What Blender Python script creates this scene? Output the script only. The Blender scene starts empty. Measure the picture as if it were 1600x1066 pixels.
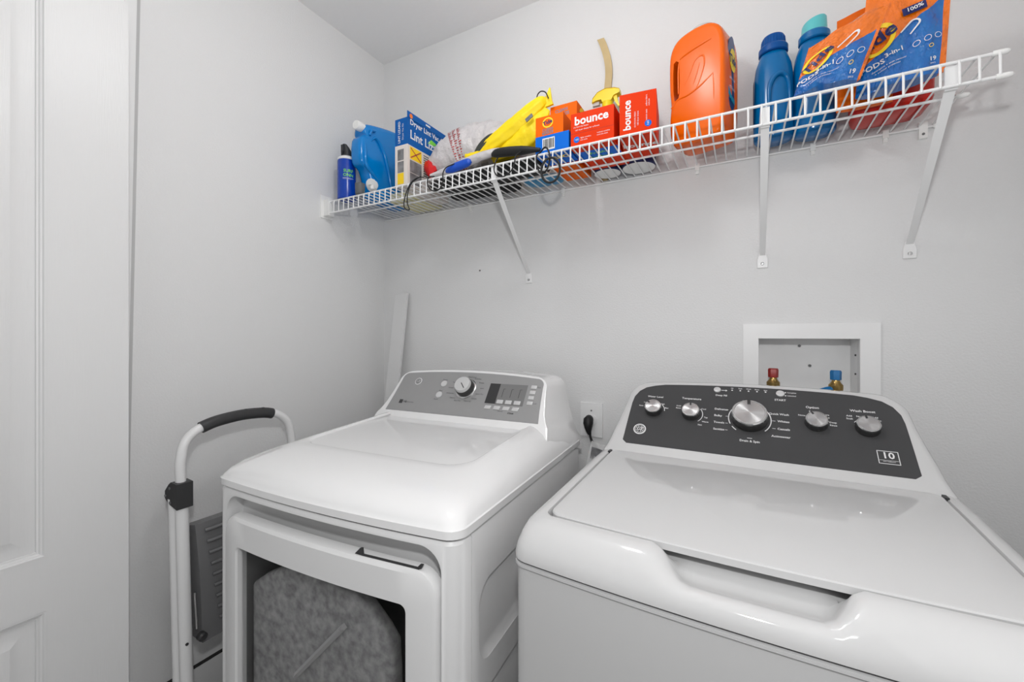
import bpy, bmesh, math, random
from mathutils import Vector, Matrix
random.seed(7)
R = math.radians
scene = bpy.context.scene
col = scene.collection

# ------------------------------------------------------------------ camera
cam_data = bpy.data.cameras.new('camera')
cam_data.sensor_width = 36.0
cam_data.lens = 661.4 / 1600 * 36.0
cam_data.shift_y = -10.1 / 1600
cam_data.clip_start = 0.02
cam = bpy.data.objects.new('camera', cam_data)
cam.location = (1.409, -1.39, 1.235)
cam.rotation_euler = (R(90), 0, R(28.556))
col.objects.link(cam)
scene.camera = cam

# ------------------------------------------------------------------ world, lights, exposure
world = bpy.data.worlds.new('hallway_daylight')
scene.world = world
world.use_nodes = True
world.node_tree.nodes['Background'].inputs[0].default_value = (1.0, 1.0, 1.0, 1)
world.node_tree.nodes['Background'].inputs[1].default_value = 0.34

def area_light(name, loc, size, power, rot=(0, 0, 0), shape='DISK', spread=None):
    d = bpy.data.lights.new(name, 'AREA')
    d.shape = shape
    d.size = size
    d.energy = power
    if spread: d.spread = R(spread)
    o = bpy.data.objects.new(name, d)
    o.location = loc
    o.rotation_euler = rot
    col.objects.link(o)
    return o

# the photographer's flash, just above the lens, and the ceiling fitting overhead
flash = bpy.data.lights.new('camera_flash', 'POINT')
flash.energy = 18.0
flash.shadow_soft_size = 0.028
fo = bpy.data.objects.new('camera_flash', flash)
fo.location = (1.415, -1.41, 1.49)
col.objects.link(fo)
LAMP_STRENGTH = 42.0     # the glass globe of the ceiling lamp is itself the light

scene.view_settings.view_transform = 'Standard'
scene.view_settings.look = 'None'
scene.view_settings.gamma = 1.0
scene.view_settings.use_curve_mapping = False
scene.view_settings.exposure = -0.02

# ------------------------------------------------------------------ materials
def lin(c):
    return c / 12.92 if c <= 0.04045 else ((c + 0.055) / 1.055) ** 2.4
def rgb(r, g, b):
    return (lin(r / 255), lin(g / 255), lin(b / 255), 1)

MATS = {}
def mat(name, color, rough=0.5, metal=0.0, bump=0, scale=200, coat=0.0, trans=0.0, ior=1.45, alpha=1.0,
        aniso=0.0, vary=0.0, vscale=8, spec=0.5, detail=2.0, stretch=None, bdist=0.002):
    if name in MATS: return MATS[name]
    m = bpy.data.materials.new(name)
    m.use_nodes = True
    nt = m.node_tree
    b = nt.nodes['Principled BSDF']
    b.inputs['Base Color'].default_value = color
    b.inputs['Roughness'].default_value = rough
    b.inputs['Metallic'].default_value = metal
    b.inputs['IOR'].default_value = ior
    b.inputs['Specular IOR Level'].default_value = spec
    b.inputs['Coat Weight'].default_value = coat
    b.inputs['Coat Roughness'].default_value = 0.04
    b.inputs['Transmission Weight'].default_value = trans
    b.inputs['Alpha'].default_value = alpha
    if aniso:
        b.inputs['Anisotropic'].default_value = aniso
        t = nt.nodes.new('ShaderNodeTangent')
        t.direction_type = 'RADIAL'; t.axis = 'Z'
        nt.links.new(t.outputs[0], b.inputs['Tangent'])
    if bump or vary:
        tc = nt.nodes.new('ShaderNodeTexCoord')
        src = tc.outputs['Object']
        if stretch:
            mp = nt.nodes.new('ShaderNodeMapping')
            mp.inputs['Scale'].default_value = stretch
            nt.links.new(src, mp.inputs[0]); src = mp.outputs[0]
    if bump:
        n = nt.nodes.new('ShaderNodeTexNoise')
        n.inputs['Scale'].default_value = scale
        n.inputs['Detail'].default_value = detail
        nt.links.new(src, n.inputs['Vector'])
        bp = nt.nodes.new('ShaderNodeBump')
        bp.inputs['Strength'].default_value = bump
        bp.inputs['Distance'].default_value = bdist
        nt.links.new(n.outputs['Fac'], bp.inputs['Height'])
        nt.links.new(bp.outputs[0], b.inputs['Normal'])
    if vary:
        n2 = nt.nodes.new('ShaderNodeTexNoise')
        n2.inputs['Scale'].default_value = vscale
        n2.inputs['Detail'].default_value = 5
        nt.links.new(src, n2.inputs['Vector'])
        mx = nt.nodes.new('ShaderNodeMix'); mx.data_type = 'RGBA'
        c = color
        mx.inputs['A'].default_value = (c[0] * (1 - vary), c[1] * (1 - vary), c[2] * (1 - vary), 1)
        mx.inputs['B'].default_value = (min(1, c[0] * (1 + vary)), min(1, c[1] * (1 + vary)), min(1, c[2] * (1 + vary)), 1)
        mr = nt.nodes.new('ShaderNodeMapRange')
        mr.inputs[1].default_value = 0.3; mr.inputs[2].default_value = 0.7
        nt.links.new(n2.outputs['Fac'], mr.inputs[0])
        nt.links.new(mr.outputs[0], mx.inputs['Factor'])
        nt.links.new(mx.outputs['Result'], b.inputs['Base Color'])
    MATS[name] = m
    return m

M_wall = mat('wall_paint', rgb(222, 222, 222), 0.62, bump=0.42, scale=190, detail=3, bdist=0.0022)
M_ceil = mat('ceiling_paint', rgb(238, 238, 238), 0.8, bump=0.35, scale=45, detail=4, bdist=0.004)
M_floor = mat('floor_tile', rgb(168, 167, 166), 0.4, bump=0.1, scale=60, vary=0.06)
M_grout = mat('grout', rgb(70, 70, 70), 0.9)
M_trim = mat('white_trim', rgb(222, 222, 222), 0.4)
M_door = mat('door_paint', rgb(222, 222, 222), 0.38, bump=0.22, scale=30, stretch=(14, 14, 0.7), detail=4, bdist=0.0015)
M_enamel = mat('dryer_enamel', rgb(234, 234, 234), 0.08, coat=0.25)
M_enamel_w = mat('washer_enamel', rgb(203, 203, 203), 0.07, coat=0.3)
M_cab_w = mat('washer_cabinet_enamel', rgb(194, 194, 194), 0.36)
M_cab = mat('cabinet_enamel', rgb(226, 226, 226), 0.33)
M_groove = mat('dark_gap', rgb(45, 45, 45), 0.8)
M_panel_d = mat('dark_console_film', rgb(74, 74, 75), 0.5, vary=0.05, vscale=5, spec=0.08)
M_panel_s = mat('silver_console_film', rgb(160, 160, 160), 0.36, metal=0.35)
M_chrome = mat('polished_metal', rgb(200, 200, 200), 0.16, metal=1.0)
M_brush = mat('brushed_metal', rgb(196, 196, 196), 0.3, metal=1.0, aniso=0.9)
M_knobside = mat('knob_side', rgb(66, 66, 66), 0.35, metal=0.3)
M_print = mat('white_print', rgb(226, 226, 226), 0.5)
M_printd = mat('dark_print', rgb(60, 60, 60), 0.5)
M_btn = mat('silver_button', rgb(205, 205, 205), 0.35, metal=0.2)
M_lcd = mat('lcd_grey', rgb(122, 122, 122), 0.3)
M_dark = mat('dark_plastic', rgb(52, 52, 53), 0.45)
M_mid = mat('grey_plastic', rgb(112, 112, 113), 0.5)
M_black = mat('black_rubber', rgb(20, 20, 21), 0.5)
M_wire = mat('white_vinyl_wire', rgb(232, 232, 232), 0.32)
M_tube = mat('white_powder_tube', rgb(224, 224, 224), 0.3)
M_glass = mat('door_glass', (0.86, 0.86, 0.86, 1), 0.03, trans=1.0, ior=1.05, spec=0.7)
M_refl = mat('reflection_grey', rgb(176, 176, 176), 0.75, bump=0.7, scale=120, vary=0.32, vscale=60, detail=8)  # colour of the shape imitating a reflection in the dryer window
M_refl_bar = mat('reflection_bar_grey', rgb(214, 214, 214), 0.55, bump=0.2, scale=90)
M_cav = mat('drum_dark', rgb(150, 150, 150), 0.6)
M_brass = mat('brass', rgb(176, 148, 92), 0.28, metal=1.0)
M_red = mat('red_handle', rgb(150, 30, 26), 0.35)
M_blueh = mat('blue_handle', rgb(20, 110, 170), 0.35)
M_plate = mat('outlet_plate', rgb(232, 232, 232), 0.3)
M_boxpl = mat('outlet_box_plastic', rgb(236, 236, 236), 0.5, vary=0.05)
# shelf goods
M_canblue = mat('can_blue', rgb(4, 62, 168), 0.2)
M_white = mat('white_plastic', rgb(236, 236, 234), 0.35)
M_jugblue = mat('jug_blue', rgb(0, 128, 206), 0.14, spec=0.5)
M_boxblue = mat('box_blue', rgb(4, 88, 164), 0.45, spec=0.2)
M_boxwhite = mat('box_white', rgb(222, 214, 208), 0.45)
M_photo = mat('photo_grey', rgb(120, 120, 122), 0.4, vary=0.5, vscale=40)
M_yel = mat('yellow_print', rgb(246, 206, 16), 0.4)
M_green = mat('green_print', rgb(120, 210, 60), 0.4)
M_bag = mat('grey_plastic_bag', rgb(200, 196, 197), 0.28, bump=0.7, scale=22, detail=5, bdist=0.02)
M_bagred = mat('red_plastic', rgb(206, 26, 30), 0.3, bump=0.4, scale=40, bdist=0.006)
M_redprint = mat('red_print', rgb(170, 60, 62), 0.5)
M_yellow = mat('yellow_fabric', rgb(244, 214, 6), 0.5, bump=0.4, scale=26, detail=3, bdist=0.01)
M_ydark = mat('yellow_plastic', rgb(240, 214, 20), 0.3)
M_cloth = mat('black_cloth', rgb(30, 31, 31), 0.7, bump=0.4, scale=70)
M_pleat = mat('dark_grey_fabric', rgb(52, 56, 52), 0.7)
M_grip = mat('blue_grip', rgb(22, 80, 190), 0.35)
M_orange = mat('orange_card', rgb(236, 102, 2), 0.5, spec=0.15)
M_blue2 = mat('sheet_box_blue', rgb(0, 104, 208), 0.5, spec=0.2)
M_rcard = mat('red_orange_card', rgb(222, 56, 8), 0.5, spec=0.12)
M_jugor = mat('orange_plastic', rgb(236, 102, 0), 0.25, spec=0.35)
M_navy = mat('navy_label', rgb(22, 58, 112), 0.3)
M_teallab = mat('teal_label', rgb(16, 140, 170), 0.3)
M_grycap = mat('grey_cap', rgb(190, 190, 186), 0.4)
M_soft = mat('softener_blue', rgb(0, 104, 166), 0.16, spec=0.45)
M_softcap = mat('softener_cap_blue', rgb(0, 78, 150), 0.32, spec=0.3)
M_teal = mat('teal_cap', rgb(96, 196, 200), 0.35)
M_tub = mat('red_tub', rgb(190, 26, 8), 0.25)
M_wood = mat('pale_wood', rgb(196, 174, 128), 0.6, vary=0.12, vscale=14)
M_blubag = mat('blue_plastic_film', rgb(70, 150, 196), 0.3, bump=0.4, scale=40, bdist=0.006)
M_clear = mat('clear_plastic_film', rgb(232, 232, 232), 0.18, alpha=0.45, bump=0.4, scale=60, bdist=0.004)
M_smoke = mat('smoky_cup', rgb(110, 112, 114), 0.25, alpha=0.75)
M_bootor = mat('pouch_orange', rgb(244, 118, 16), 0.2, coat=0.4)
M_pblue = mat('pouch_blue', rgb(6, 84, 176), 0.2)
M_barc = mat('barcode_black', rgb(50, 50, 50), 0.5)
M_lampglass = mat('lamp_globe', rgb(240, 240, 240), 0.4)
M_lampglass.node_tree.nodes['Principled BSDF'].inputs['Emission Color'].default_value = (1, 1, 1, 1)
M_lampglass.node_tree.nodes['Principled BSDF'].inputs['Emission Strength'].default_value = LAMP_STRENGTH

# ------------------------------------------------------------------ mesh helpers
def link(name, me, parent=None, m=None, smooth=None):
    o = bpy.data.objects.new(name, me)
    col.objects.link(o)
    if parent is not None: o.parent = parent
    if m is not None and not me.materials: me.materials.append(m)
    if smooth is not None:
        for p in me.polygons: p.use_smooth = True
        me.set_sharp_from_angle(angle=R(smooth))
    return o

def obj_bm(name, bm, m, parent=None, smooth=35):
    bmesh.ops.recalc_face_normals(bm, faces=bm.faces[:])
    me = bpy.data.meshes.new(name)
    bm.to_mesh(me); bm.free()
    return link(name, me, parent, m, smooth)

def thing(name, label, cat, loc=(0, 0, 0), rz=0, group=None):
    o = bpy.data.objects.new(name, None)
    o.empty_display_size = 0.05
    col.objects.link(o)
    o.location = loc; o.rotation_euler = (0, 0, rz)
    tag(o, label, cat, group)
    return o
def tag(o, label=None, cat=None, group=None, kind=None):
    if label: o['label'] = label
    if cat: o['category'] = cat
    if group: o['group'] = group
    if kind: o['kind'] = kind
    return o

def bevel(bm, w, seg=2, ang=30):
    es = [e for e in bm.edges if len(e.link_faces) == 2 and e.calc_face_angle(0) > R(ang)]
    if es: bmesh.ops.bevel(bm, geom=es, offset=w, segments=seg, affect='EDGES', profile=0.5, clamp_overlap=True)
    return bm

def add_box(bm, x0, x1, y0, y1, z0, z1):
    vs = [bm.verts.new(p) for p in ((x0,y0,z0),(x1,y0,z0),(x1,y1,z0),(x0,y1,z0),(x0,y0,z1),(x1,y0,z1),(x1,y1,z1),(x0,y1,z1))]
    for f in ((0,3,2,1),(4,5,6,7),(0,1,5,4),(1,2,6,5),(2,3,7,6),(3,0,4,7)):
        bm.faces.new([vs[i] for i in f])
    return vs

def box(name, b, m, parent=None, bev=0, seg=2):
    bm = bmesh.new(); add_box(bm, *b)
    if bev: bevel(bm, bev, seg)
    return obj_bm(name, bm, m, parent)

def loft(bm, rings, cap0=True, cap1=True, closed=True):
    rv = [[bm.verts.new(p) for p in r] for r in rings]
    n = len(rv[0])
    for a, b in zip(rv, rv[1:]):
        for i in range(n if closed else n - 1):
            j = (i + 1) % n
            bm.faces.new((a[i], a[j], b[j], b[i]))
    if cap0: bm.faces.new(rv[0][::-1])
    if cap1: bm.faces.new(rv[-1])
    return rv

def rrect(x0, x1, y0, y1, r, nc=6, sub=(0, 0, 0, 0)):
    """rounded rectangle, counter-clockwise from the front left corner; sub = extra points on front, right, back, left"""
    pts = []
    cs = [(x1 - r, y0 + r, -90), (x1 - r, y1 - r, 0), (x0 + r, y1 - r, 90), (x0 + r, y0 + r, 180)]
    starts = [(x0 + r, y0), (x1, y0 + r), (x1 - r, y1), (x0, y1 - r)]
    ends = [(x1 - r, y0), (x1, y1 - r), (x0 + r, y1), (x0, y0 + r)]
    for k in range(4):
        s, e = starts[k], ends[k]
        for i in range(1, sub[k] + 1):
            t = i / (sub[k] + 1)
            pts.append((s[0] + (e[0] - s[0]) * t, s[1] + (e[1] - s[1]) * t))
        cx, cy, a0 = cs[k]
        for i in range(nc + 1):
            a = R(a0 + 90 * i / nc)
            pts.append((cx + r * math.cos(a), cy + r * math.sin(a)))
    return pts

def smooth_path(pts, n=6, closed=False):
    P = [Vector(p) for p in pts]
    out = []
    m = len(P)
    rng = range(m if closed else m - 1)
    for i in rng:
        p0 = P[(i - 1) % m] if (closed or i > 0) else P[0]
        p1 = P[i]; p2 = P[(i + 1) % m]
        p3 = P[(i + 2) % m] if (closed or i + 2 < m) else P[-1]
        for k in range(n):
            t = k / n
            out.append(0.5 * ((2 * p1) + (-p0 + p2) * t + (2*p0 - 5*p1 + 4*p2 - p3) * t*t + (-p0 + 3*p1 - 3*p2 + p3) * t**3))
    if not closed: out.append(P[-1])
    return out

def tube(bm, pts, r, seg=8, closed=False, caps=True, flat=1.0):
    P = [Vector(p) for p in pts]
    n = len(P)
    rings = []
    up = None
    for i in range(n):
        if closed: t = P[(i + 1) % n] - P[i - 1]
        else: t = P[min(i + 1, n - 1)] - P[max(i - 1, 0)]
        t.normalize()
        if up is None:
            up = Vector((0, 0, 1)) if abs(t.z) < 0.9 else Vector((0, 1, 0))
        a = t.cross(up).normalized(); up = a.cross(t).normalized()
        rr = r[i] if isinstance(r, (list, tuple)) else r
        rings.append([P[i] + a * (rr * math.cos(2*math.pi*k/seg)) + up * (rr * flat * math.sin(2*math.pi*k/seg)) for k in range(seg)])
    if closed:
        rings.append(rings[0][:])
        loft(bm, rings, False, False)
        bmesh.ops.remove_doubles(bm, verts=bm.verts[:], dist=1e-6)
    else:
        loft(bm, rings, caps, caps)

def tube_obj(name, pts, r, m, parent=None, seg=8, smooth_n=0, closed=False):
    bm = bmesh.new()
    if smooth_n: pts = smooth_path(pts, smooth_n, closed)
    tube(bm, pts, r, seg, closed)
    return obj_bm(name, bm, m, parent, 50)

def lathe(bm, prof, seg=32, c=(0, 0, 0), axis='z', cap=True):
    rings = []
    for r, z in prof:
        ring = []
        for k in range(seg):
            a = 2 * math.pi * k / seg
            x, y = r * math.cos(a), r * math.sin(a)
            if axis == 'z': ring.append((c[0] + x, c[1] + y, c[2] + z))
            elif axis == 'y': ring.append((c[0] + x, c[1] + z, c[2] + y))
            else: ring.append((c[0] + z, c[1] + x, c[2] + y))
        rings.append(ring)
    loft(bm, rings, cap, cap)

def lathe_obj(name, prof, m, parent=None, seg=32, c=(0, 0, 0), axis='z', smooth=35):
    bm = bmesh.new(); lathe(bm, prof, seg, c, axis)
    return obj_bm(name, bm, m, parent, smooth)

def prism(bm, outline, fn, d0, d1):
    """outline of 2-D points, fn(u, v, d) -> 3-D; a solid between depths d0 and d1"""
    loft(bm, [[fn(u, v, d0) for u, v in outline], [fn(u, v, d1) for u, v in outline]])

def prism_obj(name, outline, fn, d0, d1, m, parent=None, bev=0, seg=2, smooth=35):
    bm = bmesh.new(); prism(bm, outline, fn, d0, d1)
    bmesh.ops.recalc_face_normals(bm, faces=bm.faces[:])
    if bev: bevel(bm, bev, seg)
    return obj_bm(name, bm, m, parent, smooth)

def cut(o, bm_cutter, inner=None):
    """boolean difference, applied at once; the cutter is removed"""
    bmesh.ops.recalc_face_normals(bm_cutter, faces=bm_cutter.faces[:])
    me = bpy.data.meshes.new('cutter'); bm_cutter.to_mesh(me); bm_cutter.free()
    c = bpy.data.objects.new('cutter', me); col.objects.link(c)
    par = o.parent
    o.parent = None
    md = o.modifiers.new('cut', 'BOOLEAN'); md.operation = 'DIFFERENCE'; md.object = c; md.solver = 'EXACT'
    bpy.context.view_layer.update()
    dg = bpy.context.evaluated_depsgraph_get()
    new = bpy.data.meshes.new_from_object(o.evaluated_get(dg))
    o.modifiers.clear()
    old = o.data; o.data = new
    o.parent = par
    bpy.data.objects.remove(c); bpy.data.meshes.remove(me); bpy.data.meshes.remove(old)
    for p in new.polygons: p.use_smooth = True
    new.set_sharp_from_angle(angle=R(35))
    return o

# text: every string becomes flat mesh glyphs in (u, v), then is laid on a surface by a mapping function
_tc = bpy.data.curves.new('glyphs', 'FONT')
_to = bpy.data.objects.new('glyphs', _tc); col.objects.link(_to)
def glyphs(s, size, align='CENTER', bold=0.0, shear=0.0):
    _tc.body = s; _tc.size = size; _tc.align_x = align; _tc.align_y = 'CENTER'
    _tc.offset = bold; _tc.shear = shear; _tc.resolution_u = 2
    bpy.context.view_layer.update()
    me = _to.evaluated_get(bpy.context.evaluated_depsgraph_get()).to_mesh()
    vs = [(v.co.x, v.co.y) for v in me.vertices]
    fs = [tuple(p.vertices) for p in me.polygons]
    _to.to_mesh_clear()
    return vs, fs
def text_obj(name, items, fn, m, parent, lift=0.0004):
    """items: (string, u, v, size[, align, rotation deg, bold, width factor])"""
    V, Fc = [], []
    for it in items:
        s, u, v, size = it[:4]
        al = it[4] if len(it) > 4 else 'CENTER'
        rot = R(it[5]) if len(it) > 5 else 0
        bold = it[6] if len(it) > 6 else 0
        wf = it[7] if len(it) > 7 else 1
        sh = it[8] if len(it) > 8 else 0
        vs, fs = glyphs(s, size, al, bold * size, sh)
        b = len(V)
        for x, y in vs:
            x *= wf
            V.append(fn(u + x*math.cos(rot) - y*math.sin(rot), v + x*math.sin(rot) + y*math.cos(rot), lift))
        Fc += [tuple(b + i for i in f) for f in fs]
    me = bpy.data.meshes.new(name); me.from_pydata([tuple(p) for p in V], [], Fc)
    o = link(name, me, parent, m)
    if len(items) > 2: o['kind'] = 'stuff'      # print too fine to pick apart
    return o
def flat_obj(name, polys, fn, m, parent, lift=0.0003, sub=1):
    """thin printed patches: each poly is a list of (u, v)"""
    V, Fc = [], []
    for pl in polys:
        b = len(V)
        V += [fn(u, v, lift) for u, v in pl]
        Fc.append(tuple(range(b, b + len(pl))))
    me = bpy.data.meshes.new(name); me.from_pydata([tuple(p) for p in V], [], Fc)
    o = link(name, me, parent, m)
    if len(polys) > 2: o['kind'] = 'stuff'
    return o
def rect(u0, u1, v0, v1): return [(u0, v0), (u1, v0), (u1, v1), (u0, v1)]
def disc(u, v, r, n=20, ry=None): return [(u + r*math.cos(2*math.pi*k/n), v + (ry or r)*math.sin(2*math.pi*k/n)) for k in range(n)]
def strip(pts, w):
    """quads along a 2-D polyline, as polys"""
    out = []
    for (a, b), (c, d) in zip(pts, pts[1:]):
        l = math.hypot(c - a, d - b); nx, ny = -(d - b) / l * w / 2, (c - a) / l * w / 2
        out.append([(a - nx, b - ny), (c - nx, d - ny), (c + nx, d + ny), (a + nx, b + ny)])
    return out
def arc(u, v, r, a0, a1, n=10): return [(u + r*math.cos(R(a0 + (a1-a0)*k/n)), v + r*math.sin(R(a0 + (a1-a0)*k/n))) for k in range(n + 1)]

# ================================================================== the room
RW, FY, CH = 1.972, -1.78, 2.442          # right wall, front wall, ceiling height
box('floor', (-0.1, RW + 0.1, FY - 0.1, 0.1, -0.06, -0.004), M_grout)
fl = bpy.data.objects['floor']; tag(fl, kind='structure')
tile_me = None
ts = 0.305
for i in range(7):
    for j in range(6):
        x0 = i * ts; y0 = -j * ts
        x1 = min(x0 + ts, RW); y1 = max(y0 - ts, FY)
        if x1 - x0 < 0.02: continue
        t = box('floor_tile', (x0 + 0.0015, x1 - 0.0015, y1 + 0.0015, y0 - 0.0015, -0.008, 0.0), M_floor, fl, 0.001, 1)
wb = box('wall_back', (-0.12, RW + 0.12, 0, 0.12, 0, CH + 0.06), M_wall); tag(wb, kind='structure')
wl = box('wall_left', (-0.12, 0, FY - 0.1, 0, 0, CH + 0.06), M_wall); tag(wl, kind='structure')
wr = box('wall_right', (RW, RW + 0.12, FY - 0.1, 0, 0, CH + 0.06), M_wall); tag(wr, kind='structure')
ce = box('ceiling', (0, RW, FY - 0.1, 0, CH, CH + 0.06), M_ceil); tag(ce, kind='structure')
# the front side is a wide doorway onto the hallway: header and a short return on the right
bm = bmesh.new(); add_box(bm, 0, RW, FY - 0.1, FY, 2.06, CH); add_box(bm, 1.86, RW, FY - 0.1, FY, 0, 2.06)
wf = obj_bm('wall_front', bm, M_wall); tag(wf, kind='structure')
# tall base board on the left wall, a dark crack along its top
bm = bmesh.new(); add_box(bm, 0, 0.012, FY, 0, 0, 0.262); bevel(bm, 0.003)
bb = obj_bm('baseboard_left', bm, M_trim); tag(bb, kind='structure')
box('caulk_gap', (0, 0.009, FY, 0, 0.262, 0.267), M_groove, bb)
bb = box('baseboard_back', (0.012, 1.85, -0.012, 0, 0, 0.13), M_trim, None, 0.003); tag(bb, kind='structure')

# recessed hole for the washing machine outlet box
bm = bmesh.new(); add_box(bm, 1.4495, 1.6745, -0.02, 0.099, 1.03, 1.223)
cut(wb, bm)

# ------------------------------------------------------------------ panel door, folded back along the left wall
dx0, dx1 = 0.065, 0.10
door = thing('panel_door', 'white moulded panel door swung open along the left wall', 'door', (0, 0, 0))
y_a, y_b = -0.932, -1.70                  # leading edge and hinge edge
bm = bmesh.new(); add_box(bm, dx0, dx1, y_b, y_a, 0.012, 2.04); bevel(bm, 0.0015, 1)
slab = obj_bm('door_slab', bm, M_door, door)
def door_panel(z0, z1):
    ya, yb = y_a - 0.139, y_b + 0.139
    bm = bmesh.new(); add_box(bm, dx1 - 0.009, dx1 + 0.01, yb, ya, z0, z1)
    cut(slab, bm)
    def ring(d, x): return [(x, ya - d, z0 + d), (x, yb + d, z0 + d), (x, yb + d, z1 - d), (x, ya - d, z1 - d)]
    bm = bmesh.new()
    loft(bm, [ring(0.0, dx1 + 0.0008), ring(0.003, dx1 + 0.0008), ring(0.005, dx1 - 0.002), ring(0.008, dx1 - 0.003), ring(0.010, dx1 - 0.0055), ring(0.013, dx1 - 0.0062), ring(0.014, dx1 - 0.0085)], False, False)
    obj_bm('panel_moulding', bm, M_door, door, 20)
    bm = bmesh.new()
    loft(bm, [ring(0.014, dx1 - 0.0088), ring(0.030, dx1 - 0.0088), ring(0.049, dx1 - 0.002), ring(0.052, dx1 - 0.001)], False, True)
    obj_bm('raised_panel', bm, M_door, door, 20)
door_panel(0.759, 1.965)
door_panel(0.20, 0.643)
# narrow batten standing behind the door edge, tilted
bm = bmesh.new()
A = Vector((0.022, -0.924, 0.0)); B = Vector((0.022, -0.886, 2.16))
for s0, s1 in (((0, 0), (0, 0)),):
    w = 0.026
    loft(bm, [[(0.004, A.y - w, 0.0), (0.02, A.y - w, 0.0), (0.02, A.y, 0.0), (0.004, A.y, 0.0)],
              [(0.004, B.y - w, B.z), (0.02, B.y - w, B.z), (0.02, B.y, B.z), (0.004, B.y, B.z)]])
bevel(bm, 0.003)
bt = obj_bm('wood_batten', bm, M_trim); tag(bt, 'thin white batten leaning on the left wall behind the open door', 'batten')
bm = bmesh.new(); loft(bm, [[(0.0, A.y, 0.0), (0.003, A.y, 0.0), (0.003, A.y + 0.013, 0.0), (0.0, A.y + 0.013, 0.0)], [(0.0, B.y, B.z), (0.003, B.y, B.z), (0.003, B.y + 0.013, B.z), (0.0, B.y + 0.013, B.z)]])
obj_bm('shade_line', bm, mat('painted_shade_grey', rgb(182, 182, 182), 0.8), bt)  # grey strip paints the shaded gap beside the batten

# ------------------------------------------------------------------ white strips leaning in the corner
def leaning(name, xt, xb, w, zt, label, yo):
    bm = bmesh.new()
    loft(bm, [[(xb, -0.13 - yo, 0.002), (xb + w, -0.13 - yo, 0.002), (xb + w, -0.118 - yo, 0.002), (xb, -0.118 - yo, 0.002)],
              [(xt, -0.014 - yo, zt), (xt + w, -0.014 - yo, zt), (xt + w, -0.002 - yo, zt), (xt, -0.002 - yo, zt)]])
    bevel(bm, 0.002)
    tag(obj_bm(name, bm, M_trim), label, 'trim strip')
leaning('trim_strip', 0.082, -0.025 + 0.03, 0.036, 1.408, 'left one of two white strips leaning in the corner behind the dryer', 0.0)
leaning('trim_strip', 0.120, 0.044, 0.034, 1.412, 'right one of two white strips leaning in the corner behind the dryer', 0.006)

# ------------------------------------------------------------------ ceiling lamp (above the frame)
cl = thing('ceiling_lamp', 'small globe ceiling lamp above the washer and dryer', 'lamp', (0.97, -0.80, CH))
lathe_obj('lamp_base', [(0.03, -0.135), (0.03, -0.13), (0.012, -0.12), (0.012, -0.03), (0.06, -0.026), (0.07, -0.015), (0.07, 0.0)], M_trim, cl)
lathe_obj('lamp_globe', [(0.03, -0.13)] + [(0.07 * math.sin(R(a)), -0.195 + 0.07 * math.cos(R(a))) for a in range(28, 180, 8)] + [(0.002, -0.265)], M_lampglass, cl, 24, (0, 0, 0), 'z', 80)

# ------------------------------------------------------------------ washing machine outlet box
ob = thing('washer_outlet_box', 'recessed white plumbing box with frame on the back wall', 'outlet box', (1.56, 0, 1.15))
def obx(name, a, m, bev=0): return box(name, (a[0]-1.56, a[1]-1.56, a[2], a[3], a[4]-1.15, a[5]-1.15), m, ob, bev)
bm = bmesh.new(); add_box(bm, 1.411-1.56, 1.716-1.56, -0.007, 0, 0.98-1.15, 1.265-1.15); bevel(bm, 0.004)
fr = obj_bm('face_frame', bm, M_plate, ob)
bm = bmesh.new(); add_box(bm, 1.449-1.56, 1.675-1.56, -0.02, 0.02, 1.03-1.15, 1.224-1.15)
ob_loc = ob.location.copy(); cut(fr, bm)
bm = bmesh.new()
loft(bm, [[(-0.111, -0.004, -0.12), (0.115, -0.004, -0.12), (0.115, -0.004, 0.074), (-0.111, -0.004, 0.074)],
          [(-0.109, 0.097, -0.118), (0.113, 0.097, -0.118), (0.113, 0.097, 0.072), (-0.109, 0.097, 0.072)]], False, True)
obj_bm('box_liner', bm, M_boxpl, ob)
for sx, sz in ((0.02, -0.005), (-0.005, 0.052)):
    lathe_obj('screw', [(0.004, -0.002), (0.004, 0.001)], M_mid, ob, 10, (sx, 0.096, sz), 'y')
for sz in (0.03, -0.02):
    lathe_obj('screw', [(0.0025, -0.002), (0.0025, 0.001)], M_dark, ob, 8, (0.1135, 0.035, sz), 'x')
def valve(x, m, label, hose, path):
    t = thing('water_valve', label, 'valve', (x, 0.022, 1.06))
    lathe_obj('valve_body', [(0.010, -0.01), (0.010, 0.02), (0.015, 0.022), (0.0165, 0.03), (0.0165, 0.04), (0.012, 0.045), (0.009, 0.05), (0.009, 0.056)], M_brass, t, 16)
    bm = bmesh.new(); lathe(bm, [(0.008, 0.052), (0.0125, 0.054), (0.013, 0.075), (0.011, 0.079)], 6)
    bevel(bm, 0.0015, 1); obj_bm('valve_handle', bm, m, t)
    bm = bmesh.new(); tube(bm, smooth_path(path, 5), 0.0085, 10)
    obj_bm('supply_hose', bm, hose, t)
valve(1.486, M_red, 'brass water valve with a red handle in the plumbing box', M_mid, [(0, 0, -0.005), (0, -0.002, -0.03), (-0.004, -0.012, -0.06), (-0.01, -0.03, -0.10)])
valve(1.629, M_blueh, 'brass water valve with a blue handle and hose in the plumbing box', M_blueh, [(-0.006, -0.004, 0.028), (-0.022, -0.012, 0.026), (-0.045, -0.022, 0.014), (-0.065, -0.03, -0.02), (-0.075, -0.035, -0.07)])

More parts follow.
